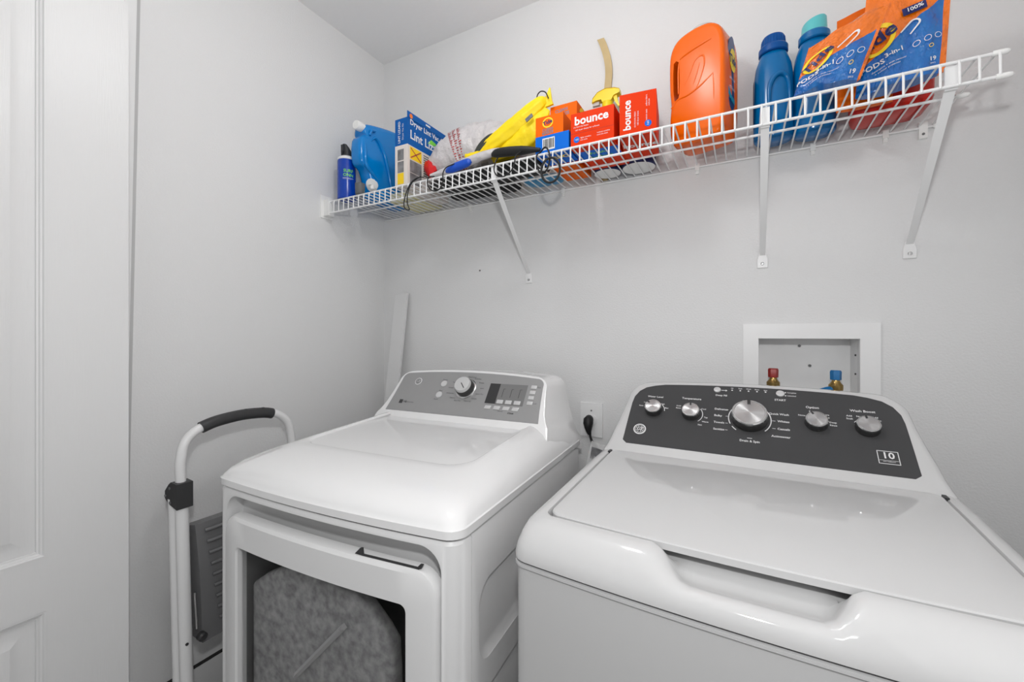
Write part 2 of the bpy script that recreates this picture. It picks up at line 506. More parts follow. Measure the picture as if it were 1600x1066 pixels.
# ------------------------------------------------------------------ dryer wall outlet, plug and cord
ou = thing('wall_outlet', 'white single wall outlet plate between dryer and washer', 'outlet', (0.961, 0, 0.947))
bm = bmesh.new(); add_box(bm, -0.038, 0.038, -0.006, 0, -0.057, 0.057); bevel(bm, 0.003); obj_bm('face_plate', bm, M_plate, ou)
lathe_obj('receptacle', [(0.019, -0.006), (0.019, -0.009), (0.017, -0.0095)], M_plate, ou, 24, (0, 0, 0), 'y')
lathe_obj('screw', [(0.003, -0.006), (0.003, -0.0075)], M_mid, ou, 10, (0, 0, 0.031), 'y')
pl = thing('power_plug', 'black plug with its cord in the wall outlet', 'plug', (0.958, -0.01, 0.947))
bm = bmesh.new()
tube(bm, [(0, 0.0, 0.0), (-0.001, -0.008, 0.003), (-0.001, -0.016, 0.002), (0, -0.021, -0.008), (0.001, -0.022, -0.022), (0.003, -0.022, -0.036), (0.006, -0.022, -0.044)], [0.012, 0.0155, 0.0165, 0.0165, 0.0125, 0.008, 0.0055], 14)
obj_bm('plug_body', bm, M_black, pl, 60)
bm = bmesh.new(); tube(bm, smooth_path([(0.006, -0.022, -0.04), (0.012, -0.022, -0.062), (0.03, -0.024, -0.085), (0.05, -0.03, -0.16), (0.05, -0.04, -0.4)], 6), 0.0042, 8)
obj_bm('cord', bm, M_black, pl, 60)
# clear bag of papers hanging in the gap
bm = bmesh.new()
nx, nz = 8, 10
TL, TR, BL, BR = Vector((0.999, -0.12, 0.906)), Vector((1.046, -0.09, 0.884)), Vector((0.955, -0.2, 0.62)), Vector((1.045, -0.17, 0.60))
def bagp(u, v, s):
    p = TL.lerp(TR, u).lerp(BL.lerp(BR, u), v)
    return p + Vector((-0.35, -0.9, 0.1)) * s * (0.010 * math.sin(math.pi * u) * math.sin(math.pi * min(1, v + 0.02)) + 0.003 * math.sin(9 * u + 14 * v))
for s in (1, -1):
    g = [[bm.verts.new(bagp(i / nx, j / nz, s)) for i in range(nx + 1)] for j in range(nz + 1)]
    for j in range(nz):
        for i in range(nx): bm.faces.new((g[j][i], g[j][i+1], g[j+1][i+1], g[j+1][i]))
pb = obj_bm('document_bag', bm, M_clear, None, 60)
tag(pb, 'clear crinkled plastic bag of papers between dryer and washer', 'plastic bag')
fnb = lambda u, v, d: bagp(u, v, 1) + Vector((-0.35, -0.9, 0.1)) * d
flat_obj('printed_note', [rect(0.12, 0.9, 0.05, 0.17)], fnb, M_photo, pb, 0.001)

# ================================================================== dryer
DW = 0.341
dry = thing('clothes_dryer', 'white front-loading dryer with silver control panel left of the washer', 'dryer', (0.6495, -0.8255, 0), R(2.94))
def bow(p, b=0.018, hw=DW):
    x, y, z = p
    w = max(0.0, 1 - y / 0.2) if y < 0.2 else 0
    return (x, y - b * max(0, 1 - (x / hw) ** 2) * w, z)
SUB = (14, 2, 2, 2)
def rr3(x, y0, y1, r, z, b=0.018): return [bow((px, py, z), b, x) for px, py in rrect(-x, x, y0, y1, r, 6, SUB)]
bm = bmesh.new()
loft(bm, [rr3(0.337, 0.003, 0.73, 0.028, 0.03), rr3(0.337, 0.003, 0.73, 0.028, 0.872), rr3(0.333, 0.007, 0.726, 0.026, 0.8785)])
dbody = obj_bm('cabinet', bm, M_cab, dry)
# deep recess that takes the door, pocket behind the window, side emboss, panel seam
def rr_xz(x0, x1, z0, z1, r, y, rb=None, n=8):
    pts = []
    rb = r if rb is None else rb
    for cx, cz, rr, a0 in ((x1 - rb, z0 + rb, rb, -90), (x1 - r, z1 - r, r, 0), (x0 + r, z1 - r, r, 90), (x0 + rb, z0 + rb, rb, 180)):
        for i in range(n + 1):
            a = R(a0 + 90 * i / n); pts.append((cx + rr * math.cos(a), y, cz + rr * math.sin(a)))
    return pts
bm = bmesh.new(); loft(bm, [rr_xz(-0.295, 0.306, 0.09, 0.868, 0.045, -0.05, 0.02), rr_xz(-0.295, 0.306, 0.09, 0.866, 0.045, 0.010, 0.02), rr_xz(-0.293, 0.304, 0.092, 0.864, 0.044, 0.036, 0.02)])
cut(dbody, bm)
bm = bmesh.new(); add_box(bm, -0.262, 0.262, 0.0, 0.2, 0.22, 0.79); cut(dbody, bm)
def rr_yz(y0, y1, z0, z1, r, x, n=8): return [(x, a, c) for a, b_, c in rr_xz(y0, y1, z0, z1, r, 0, r, n)]
for za, zb in ((0.615, 0.772), (0.40, 0.56)):
    bm = bmesh.new(); loft(bm, [rr_yz(0.074, 0.66, za, zb, 0.045, 0.36), rr_yz(0.076, 0.657, za + 0.001, zb - 0.002, 0.044, 0.3365), rr_yz(0.080, 0.652, za + 0.012, zb - 0.004, 0.042, 0.331)])
    cut(dbody, bm)
bm = bmesh.new(); add_box(bm, 0.3335, 0.35, 0.048, 0.0505, 0.0, 0.90); cut(dbody, bm)
for fx in (-0.29, 0.29):
    for fy in (0.06, 0.66):
        lathe_obj('leveling_foot', [(0.02, 0.0), (0.022, 0.004), (0.02, 0.01), (0.008, 0.012), (0.008, 0.035)], M_dark, dry, 14, (fx, fy, 0))
# dark gap under the lid and the lid itself
bm = bmesh.new(); loft(bm, [rr3(0.332, 0.008, 0.725, 0.026, 0.876), rr3(0.332, 0.008, 0.725, 0.026, 0.884)]); obj_bm('lid_gasket', bm, M_groove, dry)
LV = [(0.8830, 0.003, 0.003, 0.030), (0.8842, 0.0, 0.0, 0.030), (0.8985, 0.0, 0.0, 0.030), (0.9005, 0.0025, 0.0025, 0.030), (0.907, 0.0055, 0.005, 0.032), (0.918, 0.014, 0.011, 0.038), (0.931, 0.033, 0.022, 0.05),
      (0.942, 0.062, 0.04, 0.06), (0.950, 0.098, 0.06, 0.06), (0.954, 0.13, 0.074, 0.06), (0.9555, 0.153, 0.086, 0.06), (0.9545, 0.157, 0.089, 0.058), (0.9515, 0.160, 0.093, 0.056)]
bm = bmesh.new()
loft(bm, [[(px, py, pz + 0.021 * max(0, (z - 0.90) / 0.055) * max(0, min(1, (py - 0.15) / 0.36))) for px, py, pz in rr3(DW - ins, inf, 0.735 - min(ins, 0.01), r, z, 0.018 if z < 0.945 else 0.010)] for z, inf, ins, r in LV])
obj_bm('lid', bm, M_enamel, dry, 28)
# console shell
def plane_fn(By, Bz, Ty, Tz):
    L = math.hypot(Ty - By, Tz - Bz); sy, sz = (Ty - By) / L, (Tz - Bz) / L
    return lambda u, v, d=0: Vector((u, By + v * sy - d * sz, Bz + v * sz + d * sy))
dfn = plane_fn(0.51, 0.98, 0.60, 1.097)
def shell_outline(hw, top, rc, arch, n=8):
    """hw: list of (s, half width) bottom to top, rounded top corners, arched top; returns a closed outline"""
    right = [(w, s) for s, w in hw]
    wt = hw[-1][1]
    for i in range(1, n + 1):
        a = R(90 * i / n); right.append((wt - rc + rc * math.cos(a), top - rc + rc * math.sin(a)))
    topc = []
    x0 = wt - rc
    for i in range(1, 12):
        x = x0 - 2 * x0 * i / 12
        topc.append((x, top + arch * (1 - (x / x0) ** 2)))
    return right + topc + [(-x, s) for x, s in right[::-1]]
so = shell_outline([(-0.065, 0.322), (-0.014, 0.312), (0.0, 0.303), (0.03, 0.292), (0.07, 0.284), (0.115, 0.278)], 0.158, 0.043, 0.012)
si = shell_outline([(-0.065, 0.318), (-0.010, 0.307), (0.004, 0.298), (0.03, 0.287), (0.07, 0.279), (0.114, 0.273)], 0.153, 0.039, 0.012)
back = []
for (x, s) in so:
    p = dfn(x, s)
    k = min(1, max(0, (s + 0.022) / 0.18))
    xx = x * (1.0 + 0.05 * (1 - k)) if abs(x) > 0.2 else x
    back.append(Vector((max(-0.341, min(0.341, xx * 1.03)), 0.728, p.z - 0.004 - (1 - k) * 0.06)))
mid = [Vector((a.x * 0.5 + b.x * 0.5 + 0.006 * (1 if b.x > 0 else -1), b.y * 0.55 + a.y * 0.45, max(a.z, b.z) * 0.6 + min(a.z, b.z) * 0.4)) for a, b in zip([dfn(*p) for p in so], back)]
bm = bmesh.new()
loft(bm, [[dfn(x, s, 0.003) for x, s in si], [dfn(x, s, 0.0022) for x, s in shell_outline([(-0.065, 0.320), (-0.012, 0.310), (0.002, 0.3015), (0.03, 0.2905), (0.07, 0.2825), (0.115, 0.2765)], 0.1565, 0.042, 0.012)],
          [dfn(x, s, -0.003) for x, s in so], mid, back])
obj_bm('console_shell', bm, M_enamel, dry, 40)
po = shell_outline([(0.0, 0.279), (0.03, 0.2745), (0.07, 0.270), (0.115, 0.266)], 0.148, 0.024, 0.012)
dpan = prism_obj('control_panel', po, dfn, 0.001, 0.0042, M_panel_s, dry, 0.0006, 1)
pf = lambda u, v, d=0: dfn(u, v, 0.0042 + d)
flat_obj('display', [rect(0.088, 0.124, 0.052, 0.1225)], pf, M_dark, dpan, 0.0006)
flat_obj('display', [rect(0.124, 0.217, 0.050, 0.1225)], pf, M_lcd, dpan, 0.0005)
lines = []
for x in (0.140, 0.168, 0.196): lines += strip([(x, 0.076), (x, 0.105)], 0.0016) + strip([(x, 0.105), (x + 0.006, 0.105)], 0.0012)
flat_obj('display_marks', lines, pf, M_printd, dpan, 0.0009)
for k in range(4):
    prism_obj('button', [(0.103 + k*0.031 + a*0.0105, 0.0385 + b*0.006) for a, b in ((-1, -1), (1, -1), (1.2, 1), (-0.8, 1))], pf, -0.001, 0.0022, M_btn, dpan, 0.001)
    prism_obj('button', [(0.2375 + a*0.009, 0.117 - k*0.0183 + b*0.006) for a, b in ((-1, -1), (1, -1), (1, 1), (-1, 1))], pf, -0.001, 0.0022, M_btn, dpan, 0.001)
for k in range(3):
    prism_obj('button', [(0.139 + k*0.029 + a*0.0105, 0.060 + b*0.0065) for a, b in ((-1, -1), (1, -1), (1, 1), (-1, 1))], pf, -0.001, 0.002, M_btn, dpan, 0.001)
prism_obj('button', disc(-0.0854, 0.1107, 0.0115), pf, -0.001, 0.003, M_btn, dpan, 0.001)
prism_obj('button', disc(-0.0880, 0.0687, 0.0115), pf, -0.001, 0.003, M_btn, dpan, 0.001)
def ge_badge(u, v, r, fn, parent, mring, mface):
    b = prism_obj('logo_badge', disc(u, v, r, 28), fn, -0.0005, 0.0012, mring, parent, 0.0004, 1)
    fl = lambda a, c, d=0: fn(a, c, 0.0012 + d)
    flat_obj('logo_disc', [disc(u, v, r * 0.8, 28)], fl, mface, b, 0.0002)
    polys = strip(arc(u, v, r * 0.66, 0, 360, 24), r * 0.06)
    for k in range(4): polys += strip(arc(u + r*0.52*math.cos(R(45+90*k)), v + r*0.52*math.sin(R(45+90*k)), r*0.2, 45+90*k+60, 45+90*k+300, 8), r*0.07)
    flat_obj('logo_scrolls', polys, fl, mring, b, 0.0004)
    text_obj('logo_letters', [('GE', u, v, r * 0.85, 'CENTER', 0, 0.01, 0.9, 0.25)], fl, mring, b, 0.0005)
ge_badge(-0.1934, 0.1146, 0.0135, pf, dry, M_print, M_printd)
flat_obj('energy_mark', [rect(-0.236, -0.222, 0.027, 0.041)], pf, M_printd, dpan, 0.0004)
it = [('HE', -0.212, 0.034, 0.011, 'CENTER', 0, 0.02), ('SENSOR DRY', -0.192, 0.033, 0.0055, 'CENTER'), ('Power', -0.0865, 0.1262, 0.007), ('Start', -0.0875, 0.0845, 0.007), ('Pause', -0.0935, 0.052, 0.0065),
      ('10:00', 0.105, 0.1175, 0.006), ('ESTIMATED TIME', 0.172, 0.1165, 0.0065, 'CENTER', 0, 0.02), ('Time', 0.2535, 0.117, 0.006), ('Lock', 0.2535, 0.062, 0.006), ('SIGNAL', 0.150, 0.0285, 0.005), ('STEAM', 0.185, 0.024, 0.0065, 'CENTER', 0, 0.03)]
for k, s in enumerate(('Bulky', 'Mixed Load', 'Delicates', 'Towels', 'Jeans', 'Quick Dry', 'Casuals', 'Warm Up', 'Rack Dry', 'Cottons', 'Activewear', 'Sanitize', 'Timed')):
    a = R(115 - 27 * k); it.append((s, 0.005 + 0.052 * math.cos(a) + (0.006 if math.cos(a) > 0 else -0.006), 0.0967 + 0.045 * math.sin(a), 0.0064))
for k in range(3):
    for j, s in enumerate(('MORE', 'HIGH', 'MED', 'LOW')): it.append((s, 0.149 + k * 0.028, 0.101 - j * 0.0075, 0.0052))
text_obj('printed_lettering', it, pf, M_printd, dpan)
# dial
dk = thing('x', 'x', 'x'); bpy.data.objects.remove(dk)
def plane_empty_matrix(fn, u, v):
    o = fn(u, v, 0); ex = (fn(u + 1, v, 0) - o).normalized(); ey = (fn(u, v + 1, 0) - o).normalized(); ez = ex.cross(ey)
    return Matrix(((ex.x, ey.x, ez.x, o.x), (ex.y, ey.y, ez.y, o.y), (ex.z, ey.z, ez.z, o.z), (0, 0, 0, 1)))
bm = bmesh.new(); lathe(bm, [(0.0365, 0.0), (0.0365, 0.003), (0.034, 0.0045), (0.030, 0.0045)], 40)
ring = obj_bm('selector_dial', bm, M_chrome, dry); ring.matrix_local = plane_empty_matrix(pf, 0.005, 0.0967)
bm = bmesh.new(); lathe(bm, [(0.031, 0.003), (0.031, 0.012), (0.029, 0.022), (0.026, 0.025)], 36); kb = obj_bm('dial_base', bm, M_knobside, ring)
bm = bmesh.new(); lathe(bm, [(0.0285, 0.014), (0.0275, 0.030), (0.0255, 0.0335), (0.022, 0.0345)], 36)
kt = obj_bm('dial_cap', bm, M_btn, ring)
bm = bmesh.new(); add_box(bm, -0.0013, 0.0013, -0.003, 0.021, 0.0342, 0.0352)
kp = obj_bm('dial_pointer', bm, M_printd, ring); kp.rotation_euler = (0, 0, R(222))

# door: frame with a window, bowed like the cabinet front
def loop_frame(outer, inner, y0, y1, edge):
    bm = bmesh.new()
    n = len(outer)
    def sh(l, d, y):
        cx = 0.0; cz = 0.45
        return [(cx + (x - cx) * (1 - d / 0.3), y, cz + (z - cz) * (1 - d / 0.38)) for x, _, z in l]
    rings = [sh(inner, 0, y1), sh(inner, 0, y0 + 0.004), sh(inner, -0.004, y0), sh(outer, 0.010, y0), sh(outer, 0.003, y0 + 0.004), sh(outer, 0.0, y0 + 0.012), sh(outer, 0.0, y1)]
    rings.append(rings[0])
    loft(bm, rings, False, False)
    bmesh.ops.remove_doubles(bm, verts=bm.verts[:], dist=1e-6)
    return bm
def denser(pts, n=10):
    out = []
    for a, b in zip(pts, pts[1:] + pts[:1]):
        d = math.dist(a, b); k = max(1, int(d / 0.04))
        for i in range(k): out.append(tuple(a[j] + (b[j] - a[j]) * i / k for j in range(3)))
    return out
NO = 18
def rr_even(x0, x1, z0, z1, rt, rb, n=8, ns=14):
    pts = []
    cs = ((x1 - rb, z0 + rb, rb, -90), (x1 - rt, z1 - rt, rt, 0), (x0 + rt, z1 - rt, rt, 90), (x0 + rb, z0 + rb, rb, 180))
    for k, (cx, cz, rr, a0) in enumerate(cs):
        arcp = [(cx + rr * math.cos(R(a0 + 90*i/n)), 0, cz + rr * math.sin(R(a0 + 90*i/n))) for i in range(n + 1)]
        nx = cs[(k + 1) % 4]; st = (nx[0] + nx[2]*math.cos(R(nx[3])), 0, nx[1] + nx[2]*math.sin(R(nx[3])))
        pts += arcp
        for i in range(1, ns): pts.append(tuple(arcp[-1][j] + (st[j] - arcp[-1][j]) * i / ns for j in range(3)))
    return pts
door_o = rr_even(-0.292, 0.3025, 0.10, 0.8265, 0.045, 0.02)
door_i = rr_even(-0.238, 0.238, 0.26, 0.757, 0.014, 0.02)
bm = loop_frame(door_o, door_i, -0.006, 0.018, 0)
for v in bm.verts: v.co = Vector(bow(v.co))
dd = obj_bm('door', bm, M_cab, dry, 30)
# dark window trim, glass, pocket liner, drum plate and bar imitating a glass reflection
bm = bmesh.new()
g = rr_even(-0.245, 0.245, 0.253, 0.764, 0.016, 0.02)
loft(bm, [[bow((x, 0.007, z)) for x, _, z in g], [bow((x, 0.010, z)) for x, _, z in g]])
obj_bm('window_glass', bm, M_glass, dd, 30)
bm = bmesh.new()
loft(bm, [[(-0.26, 0.02, 0.225), (0.26, 0.02, 0.225), (0.26, 0.02, 0.785), (-0.26, 0.02, 0.785)], [(-0.255, 0.19, 0.23), (0.255, 0.19, 0.23), (0.255, 0.19, 0.78), (-0.255, 0.19, 0.78)]], False, True)
obj_bm('drum_opening', bm, M_cav, dry)
DPo = [(-0.238, 0.659), (-0.190, 0.692), (-0.124, 0.724), (-0.047, 0.723), (0.029, 0.721), (0.0835, 0.717), (0.116, 0.703), (0.155, 0.671), (0.179, 0.6455), (0.183, 0.587), (0.183, 0.36), (0.14, 0.30), (-0.19, 0.30), (-0.238, 0.36)]
refl = prism_obj('reflection_plate', DPo, lambda u, v, d: (u, 0.022 + d, v), 0.0, 0.03, M_refl, dry, 0.008, 3)
bm = bmesh.new(); tube(bm, [(-0.078, 0.0195, 0.507), (0.059, 0.0195, 0.6495)], 0.013, 6, flat=0.5); obj_bm('reflection_bar', bm, M_refl_bar, dry, 20)
# dark strip painted as handle pocket shadow, along the right of the door top
bm = bmesh.new()
prism(bm, [(0.122, 0.8255), (0.1405, 0.8245), (0.139, 0.8385), (0.134, 0.8375)], lambda u, v, d: (u, d, v), 0.000, 0.004)
add_box(bm, 0.139, 0.264, 0.000, 0.002, 0.8245, 0.8282)
prism(bm, [(0.258, 0.8255), (0.268, 0.8265), (0.272, 0.834), (0.266, 0.834)], lambda u, v, d: (u, d, v), 0.000, 0.004)
hb = obj_bm('pocket_shadow_strip', bm, M_dark, dd, 30)
for v in hb.data.vertices: v.co = Vector(bow(v.co))

# ================================================================== washer
WW = 0.343
was = thing('washing_machine', 'white top-loading washer with dark control panel on the right', 'washer', (1.414, -0.786, 0), R(-1.2))
def bw(p, b=0.014, hw=WW):
    x, y, z = p
    w = max(0.0, 1 - y / 0.2) if y < 0.2 else 0
    return (x, y - b * max(0, 1 - (x / hw) ** 2) * w, z)
WS = (48, 3, 3, 3)
def wr3(x, y0, y1, r, z, b=0.014): return [bw((px, py, z), b, x) for px, py in rrect(-x, x, y0, y1, r, 6, WS)]
bm = bmesh.new()
loft(bm, [wr3(0.338, 0.004, 0.665, 0.024, 0.03), wr3(0.338, 0.004, 0.665, 0.024, 0.855), wr3(0.3415, 0.0005, 0.668, 0.026, 0.8575), wr3(0.3415, 0.0005, 0.668, 0.026, 0.8615), wr3(0.337, 0.005, 0.664, 0.024, 0.8635)])
obj_bm('cabinet', bm, M_cab_w, was)
for fx in (-0.29, 0.29):
    for fy in (0.06, 0.6):
        lathe_obj('leveling_foot', [(0.02, 0.0), (0.022, 0.004), (0.02, 0.01), (0.008, 0.012), (0.008, 0.035)], M_dark, was, 14, (fx, fy, 0))
bm = bmesh.new(); loft(bm, [wr3(0.335, 0.007, 0.66, 0.024, 0.862), wr3(0.335, 0.007, 0.66, 0.024, 0.870)]); obj_bm('deck_gasket', bm, M_groove, was)
# deck ring: profile of (inset front, inset side, z), lowered into a hand scoop in the middle of the front
def sstep(a, b, x):
    t = max(0, min(1, (x - a) / (b - a))); return t * t * (3 - 2 * t)
def scoop(x): return sstep(-0.124, -0.070, x) * (1 - sstep(0.080, 0.122, x))
PROF = [(0.000, 0.000, 0.8675, 0.0, 0.8675), (0.000, 0.000, 0.876, 0.0, 0.876), (0.004, 0.003, 0.890, 0.003, 0.886), (0.014, 0.008, 0.906, 0.009, 0.8935), (0.027, 0.014, 0.919, 0.018, 0.896),
        (0.040, 0.022, 0.9265, 0.026, 0.8945), (0.0505, 0.032, 0.929, 0.034, 0.892), (0.0535, 0.040, 0.928, 0.044, 0.8915), (0.0545, 0.0425, 0.922, 0.056, 0.894), (0.0545, 0.0425, 0.905, 0.066, 0.899), (0.0565, 0.045, 0.898, 0.076, 0.904)]
bm = bmesh.new()
rings = []
for inf, ins, z, si_, sz in PROF:
    hw = WW - ins
    ring_ = []
    for (px, py) in rrect(-hw, hw, inf, 0.668 - min(ins, 0.008), max(0.012, 0.03 - ins * 0.3), 6, WS):
        p = [px, py, z + 0.02 * max(0, min(1, (py - 0.05) / 0.4))]
        if py < inf + 0.004:
            k = scoop(px)
            p[1] += (si_ - inf) * k; p[2] = p[2] * (1 - k) + sz * k
        ring_.append(bw(tuple(p), 0.014, WW))
    rings.append(ring_)
loft(bm, rings, False, True)
obj_bm('deck', bm, M_enamel_w, was, 38)
# lid plate
bm = bmesh.new()
def lr(x, y0, y1, r, dz): return [(px, py - 0.012 * (1 - (px / 0.3) ** 2) * max(0, 1 - (py - 0.05) / 0.15) if py < 0.2 else py, 0.927 + dz + 0.02 * max(0, min(1, (py - 0.05) / 0.4))) for px, py in rrect(-x, x, y0, y1, r, 7, WS)]
loft(bm, [lr(0.298, 0.058, 0.437, 0.02, -0.009), lr(0.298, 0.058, 0.437, 0.02, 0.0005), lr(0.2965, 0.0595, 0.4355, 0.019, 0.0025), lr(0.293, 0.063, 0.432, 0.017, 0.0033)])
lid = obj_bm('lid', bm, M_enamel_w, was, 30)
for sx in (-1, 1):
    bm = bmesh.new(); add_box(bm, sx*0.302 - 0.003, sx*0.302 + 0.003, 0.418, 0.436, 0.936, 0.9485); bevel(bm, 0.001, 1); obj_bm('hinge', bm, M_dark, was)
wfn = plane_fn(0.456, 0.96, 0.605, 1.10)
def wshell(d, e): return shell_outline([(-0.062, 0.334 - d), (-0.035, 0.328 - d), (-0.012, 0.321 - d), (0.01, 0.315 - d), (0.04, 0.310 - d), (0.08, 0.302 - d), (0.12, 0.295 - d), (0.155, 0.291 - d)], 0.209 - e, 0.055 - e, 0.010)
wo = wshell(0, 0)
wback = []
for x, s in wo:
    p = wfn(x, s); k = min(1, max(0, (s + 0.035) / 0.24))
    wback.append(Vector((max(-0.331, min(0.331, x * 1.01)), 0.660, p.z - 0.01 - (1 - k) * 0.03)))
wmid = [Vector(((a.x + b.x) / 2, b.y * 0.6 + a.y * 0.4, max(a.z, b.z) * 0.75 + min(a.z, b.z) * 0.25)) for a, b in zip([wfn(*p) for p in wo], wback)]
bm = bmesh.new()
loft(bm, [[wfn(x, s, 0.003) for x, s in wshell(0.012, 0.008)], [wfn(x, s, 0.0015) for x, s in wshell(0.005, 0.003)], [wfn(x, s, -0.004) for x, s in wo], wmid, wback])
obj_bm('console_shell', bm, M_enamel_w, was, 40)
wp = [(0.270, 0.0035), (0.280, 0.012), (0.2795, 0.03), (0.279, 0.06), (0.278, 0.10), (0.277, 0.13), (0.274, 0.152), (0.264, 0.172), (0.248, 0.186), (0.225, 0.194)]
wpo = wp + [(0.2 - 0.4 * i / 10, 0.196 + 0.010 * (1 - ((0.2 - 0.4 * i / 10) / 0.24) ** 2)) for i in range(11)] + [(-x, s) for x, s in wp[::-1]]
wpan = prism_obj('control_panel', wpo, wfn, 0.001, 0.0042, M_panel_d, was, 0.0006, 1)
qf = lambda u, v, d=0: wfn(u, v, 0.0042 + d)
def knob(u, v, r, h, ang, name='control_knob'):
    bm = bmesh.new(); lathe(bm, [(r * 1.0, 0.0), (r * 1.03, 0.002), (r * 1.0, h * 0.75)], 40)
    o = obj_bm(name, bm, M_knobside, was); o.matrix_local = plane_empty_matrix(qf, u, v)
    bm = bmesh.new(); lathe(bm, [(r * 1.0, h * 0.75), (r * 0.99, h * 0.93), (r * 0.93, h), (r * 0.86, h), (r * 0.85, h * 0.97), (r * 0.7, h * 0.97)], 48); obj_bm('knob_rim', bm, M_chrome, o)
    bm = bmesh.new(); lathe(bm, [(r * 0.84, h * 0.95), (r * 0.84, h * 0.985), (0.0005, h * 0.99)], 48); obj_bm('knob_face', bm, M_brush, o, 20)
    bm = bmesh.new(); add_box(bm, -r * 0.09, r * 0.09, r * 0.62, r * 1.0, h * 0.9, h * 1.03)
    p = obj_bm('knob_pointer', bm, M_dark, o); p.rotation_euler = (0, 0, R(ang))
    return o
knob(-0.2185, 0.1105, 0.0205, 0.020, 48)
knob(-0.1284, 0.1085, 0.0205, 0.020, 3)
knob(-0.0017, 0.1085, 0.0365, 0.027, 2, 'cycle_selector_knob')
knob(0.1261, 0.1105, 0.0205, 0.020, 27)
knob(0.2136, 0.1090, 0.0205, 0.020, 8)
prism_obj('button', disc(-0.0735, 0.1912 - 0.001, 0.0082), qf, -0.001, 0.0035, M_btn, wpan, 0.001)
prism_obj('button', disc(0.0620, 0.1905 - 0.001, 0.0088), qf, -0.001, 0.0035, M_btn, wpan, 0.001)
ge_badge(-0.2438, 0.0476, 0.0155, qf, was, M_print, M_panel_d)
L_, R_ = 'LEFT', 'RIGHT'
it = [('Water Level', -0.220, 0.1545, 0.0105), ('Temperature', -0.1312, 0.1563, 0.0115, 'CENTER', 0, 0.008), ('Normal', -0.0034, 0.1592, 0.0115), ('Option', 0.1223, 0.1551, 0.0115, 'CENTER', 0, 0.01), ('Wash Boost', 0.2109, 0.1543, 0.0115, 'CENTER', 0, 0.01),
      ('Delicates', -0.0765, 0.130, 0.0105, L_), ('Bulky', -0.0765, 0.1105, 0.0105, L_), ('Towels', -0.0765, 0.0905, 0.0105, L_), ('Sanitize', -0.0765, 0.0710, 0.0105, L_),
      ('Quick Wash', 0.0770, 0.1285, 0.0105, R_), ('Whites', 0.0770, 0.1085, 0.0105, R_), ('Casuals', 0.0770, 0.0875, 0.0105, R_), ('Activewear', 0.0770, 0.0670, 0.0105, R_),
      ('Drain & Spin', -0.001, 0.0465, 0.0105), ('Deep Fill', -0.0635, 0.1735, 0.0098, 'CENTER', 0, 0.01), ('START', 0.0613, 0.1705, 0.0105, 'CENTER', 0, 0.02),
      ('Fill', -0.040, 0.1985, 0.006), ('Soak', -0.022, 0.1988, 0.006), ('Wash', -0.004, 0.1988, 0.006), ('Rinse', 0.014, 0.1985, 0.006), ('Spin', 0.032, 0.1975, 0.006), ('Complete', 0.076, 0.1945, 0.006, L_), ('Unlocked', 0.076, 0.1850, 0.006, L_),
      ('Auto', -0.252, 0.122, 0.0075), ('Low', -0.242, 0.134, 0.0075), ('Medium', -0.221, 0.1395, 0.0075), ('High', -0.199, 0.132, 0.0075), ('Max', -0.188, 0.120, 0.0075),
      ('Cold', -0.1595, 0.1305, 0.0075), ('Rinse', -0.1595, 0.1235, 0.0075), ('Cold', -0.129, 0.1375, 0.0075), ('Cool', -0.101, 0.126, 0.0075), ('Tap', -0.0945, 0.1010, 0.0075), ('Warm', -0.095, 0.088, 0.0075), ('Hot', -0.106, 0.078, 0.0075),
      ('None', 0.101, 0.131, 0.0080), ('Extra', 0.1215, 0.1435, 0.0080), ('Soak', 0.1215, 0.1365, 0.0080), ('Extra', 0.145, 0.137, 0.0080), ('Rinse', 0.145, 0.1297, 0.0080), ('Deep', 0.1565, 0.1175, 0.0080), ('Rinse', 0.1565, 0.110, 0.0080),
      ('Add', 0.1865, 0.1395, 0.0080), ('Soak', 0.1865, 0.1320, 0.0080), ('Normal', 0.2080, 0.1395, 0.0080), ('Add', 0.2300, 0.1395, 0.0080), ('Fabric', 0.2320, 0.1320, 0.0080),
      ('10', 0.2372, 0.0475, 0.020, 'CENTER', 0, 0.03), ('YEAR WARRANTY', 0.2372, 0.0340, 0.0032)]
it = [(i[0], i[1], i[2], i[3] * (0.74 if i[0] != '10' else 1.0)) + tuple(i[4:6] if len(i) > 4 else ('CENTER', 0))[:1] + (i[5] if len(i) > 5 else 0, 0.02) for i in it]
text_obj('printed_lettering', it, qf, M_print, wpan)
polys = strip(arc(-0.0017, 0.1085, 0.0435, 130, 205, 14), 0.0022) + strip(arc(-0.0017, 0.1085, 0.0435, 215, 232, 5), 0.0022) + strip(arc(-0.0017, 0.1085, 0.0435, -45, 42, 16), 0.0022)
polys += strip(arc(-0.1284, 0.1085, 0.0265, -50, 40, 10), 0.0016) + strip(arc(-0.2185, 0.1105, 0.0265, 0, 45, 6), 0.0016) + strip(arc(0.1261, 0.1105, 0.0245, 20, 70, 6), 0.0014) + strip(arc(0.2136, 0.109, 0.0245, 100, 145, 6), 0.0014)
polys += [rect(0.2205, 0.2535, 0.0285, 0.0298), rect(0.2205, 0.2535, 0.0572, 0.0585), rect(0.2205, 0.2218, 0.0285, 0.0585), rect(0.2522, 0.2535, 0.0285, 0.0585), rect(0.2225, 0.2515, 0.0365, 0.0372)]
polys += [rect(-0.064, -0.054, 0.1895, 0.1912), [(-0.0545, 0.1870), (-0.0505, 0.1903), (-0.0545, 0.1936)], rect(-0.006, 0.004, 0.0540, 0.0553)]
for x in (-0.040, -0.022, -0.004, 0.014, 0.032): polys.append(disc(x, 0.193 - 0.0005, 0.0020, 8))
polys += [disc(0.0725, 0.1945, 0.0017, 8), disc(0.0725, 0.1850, 0.0017, 8)]
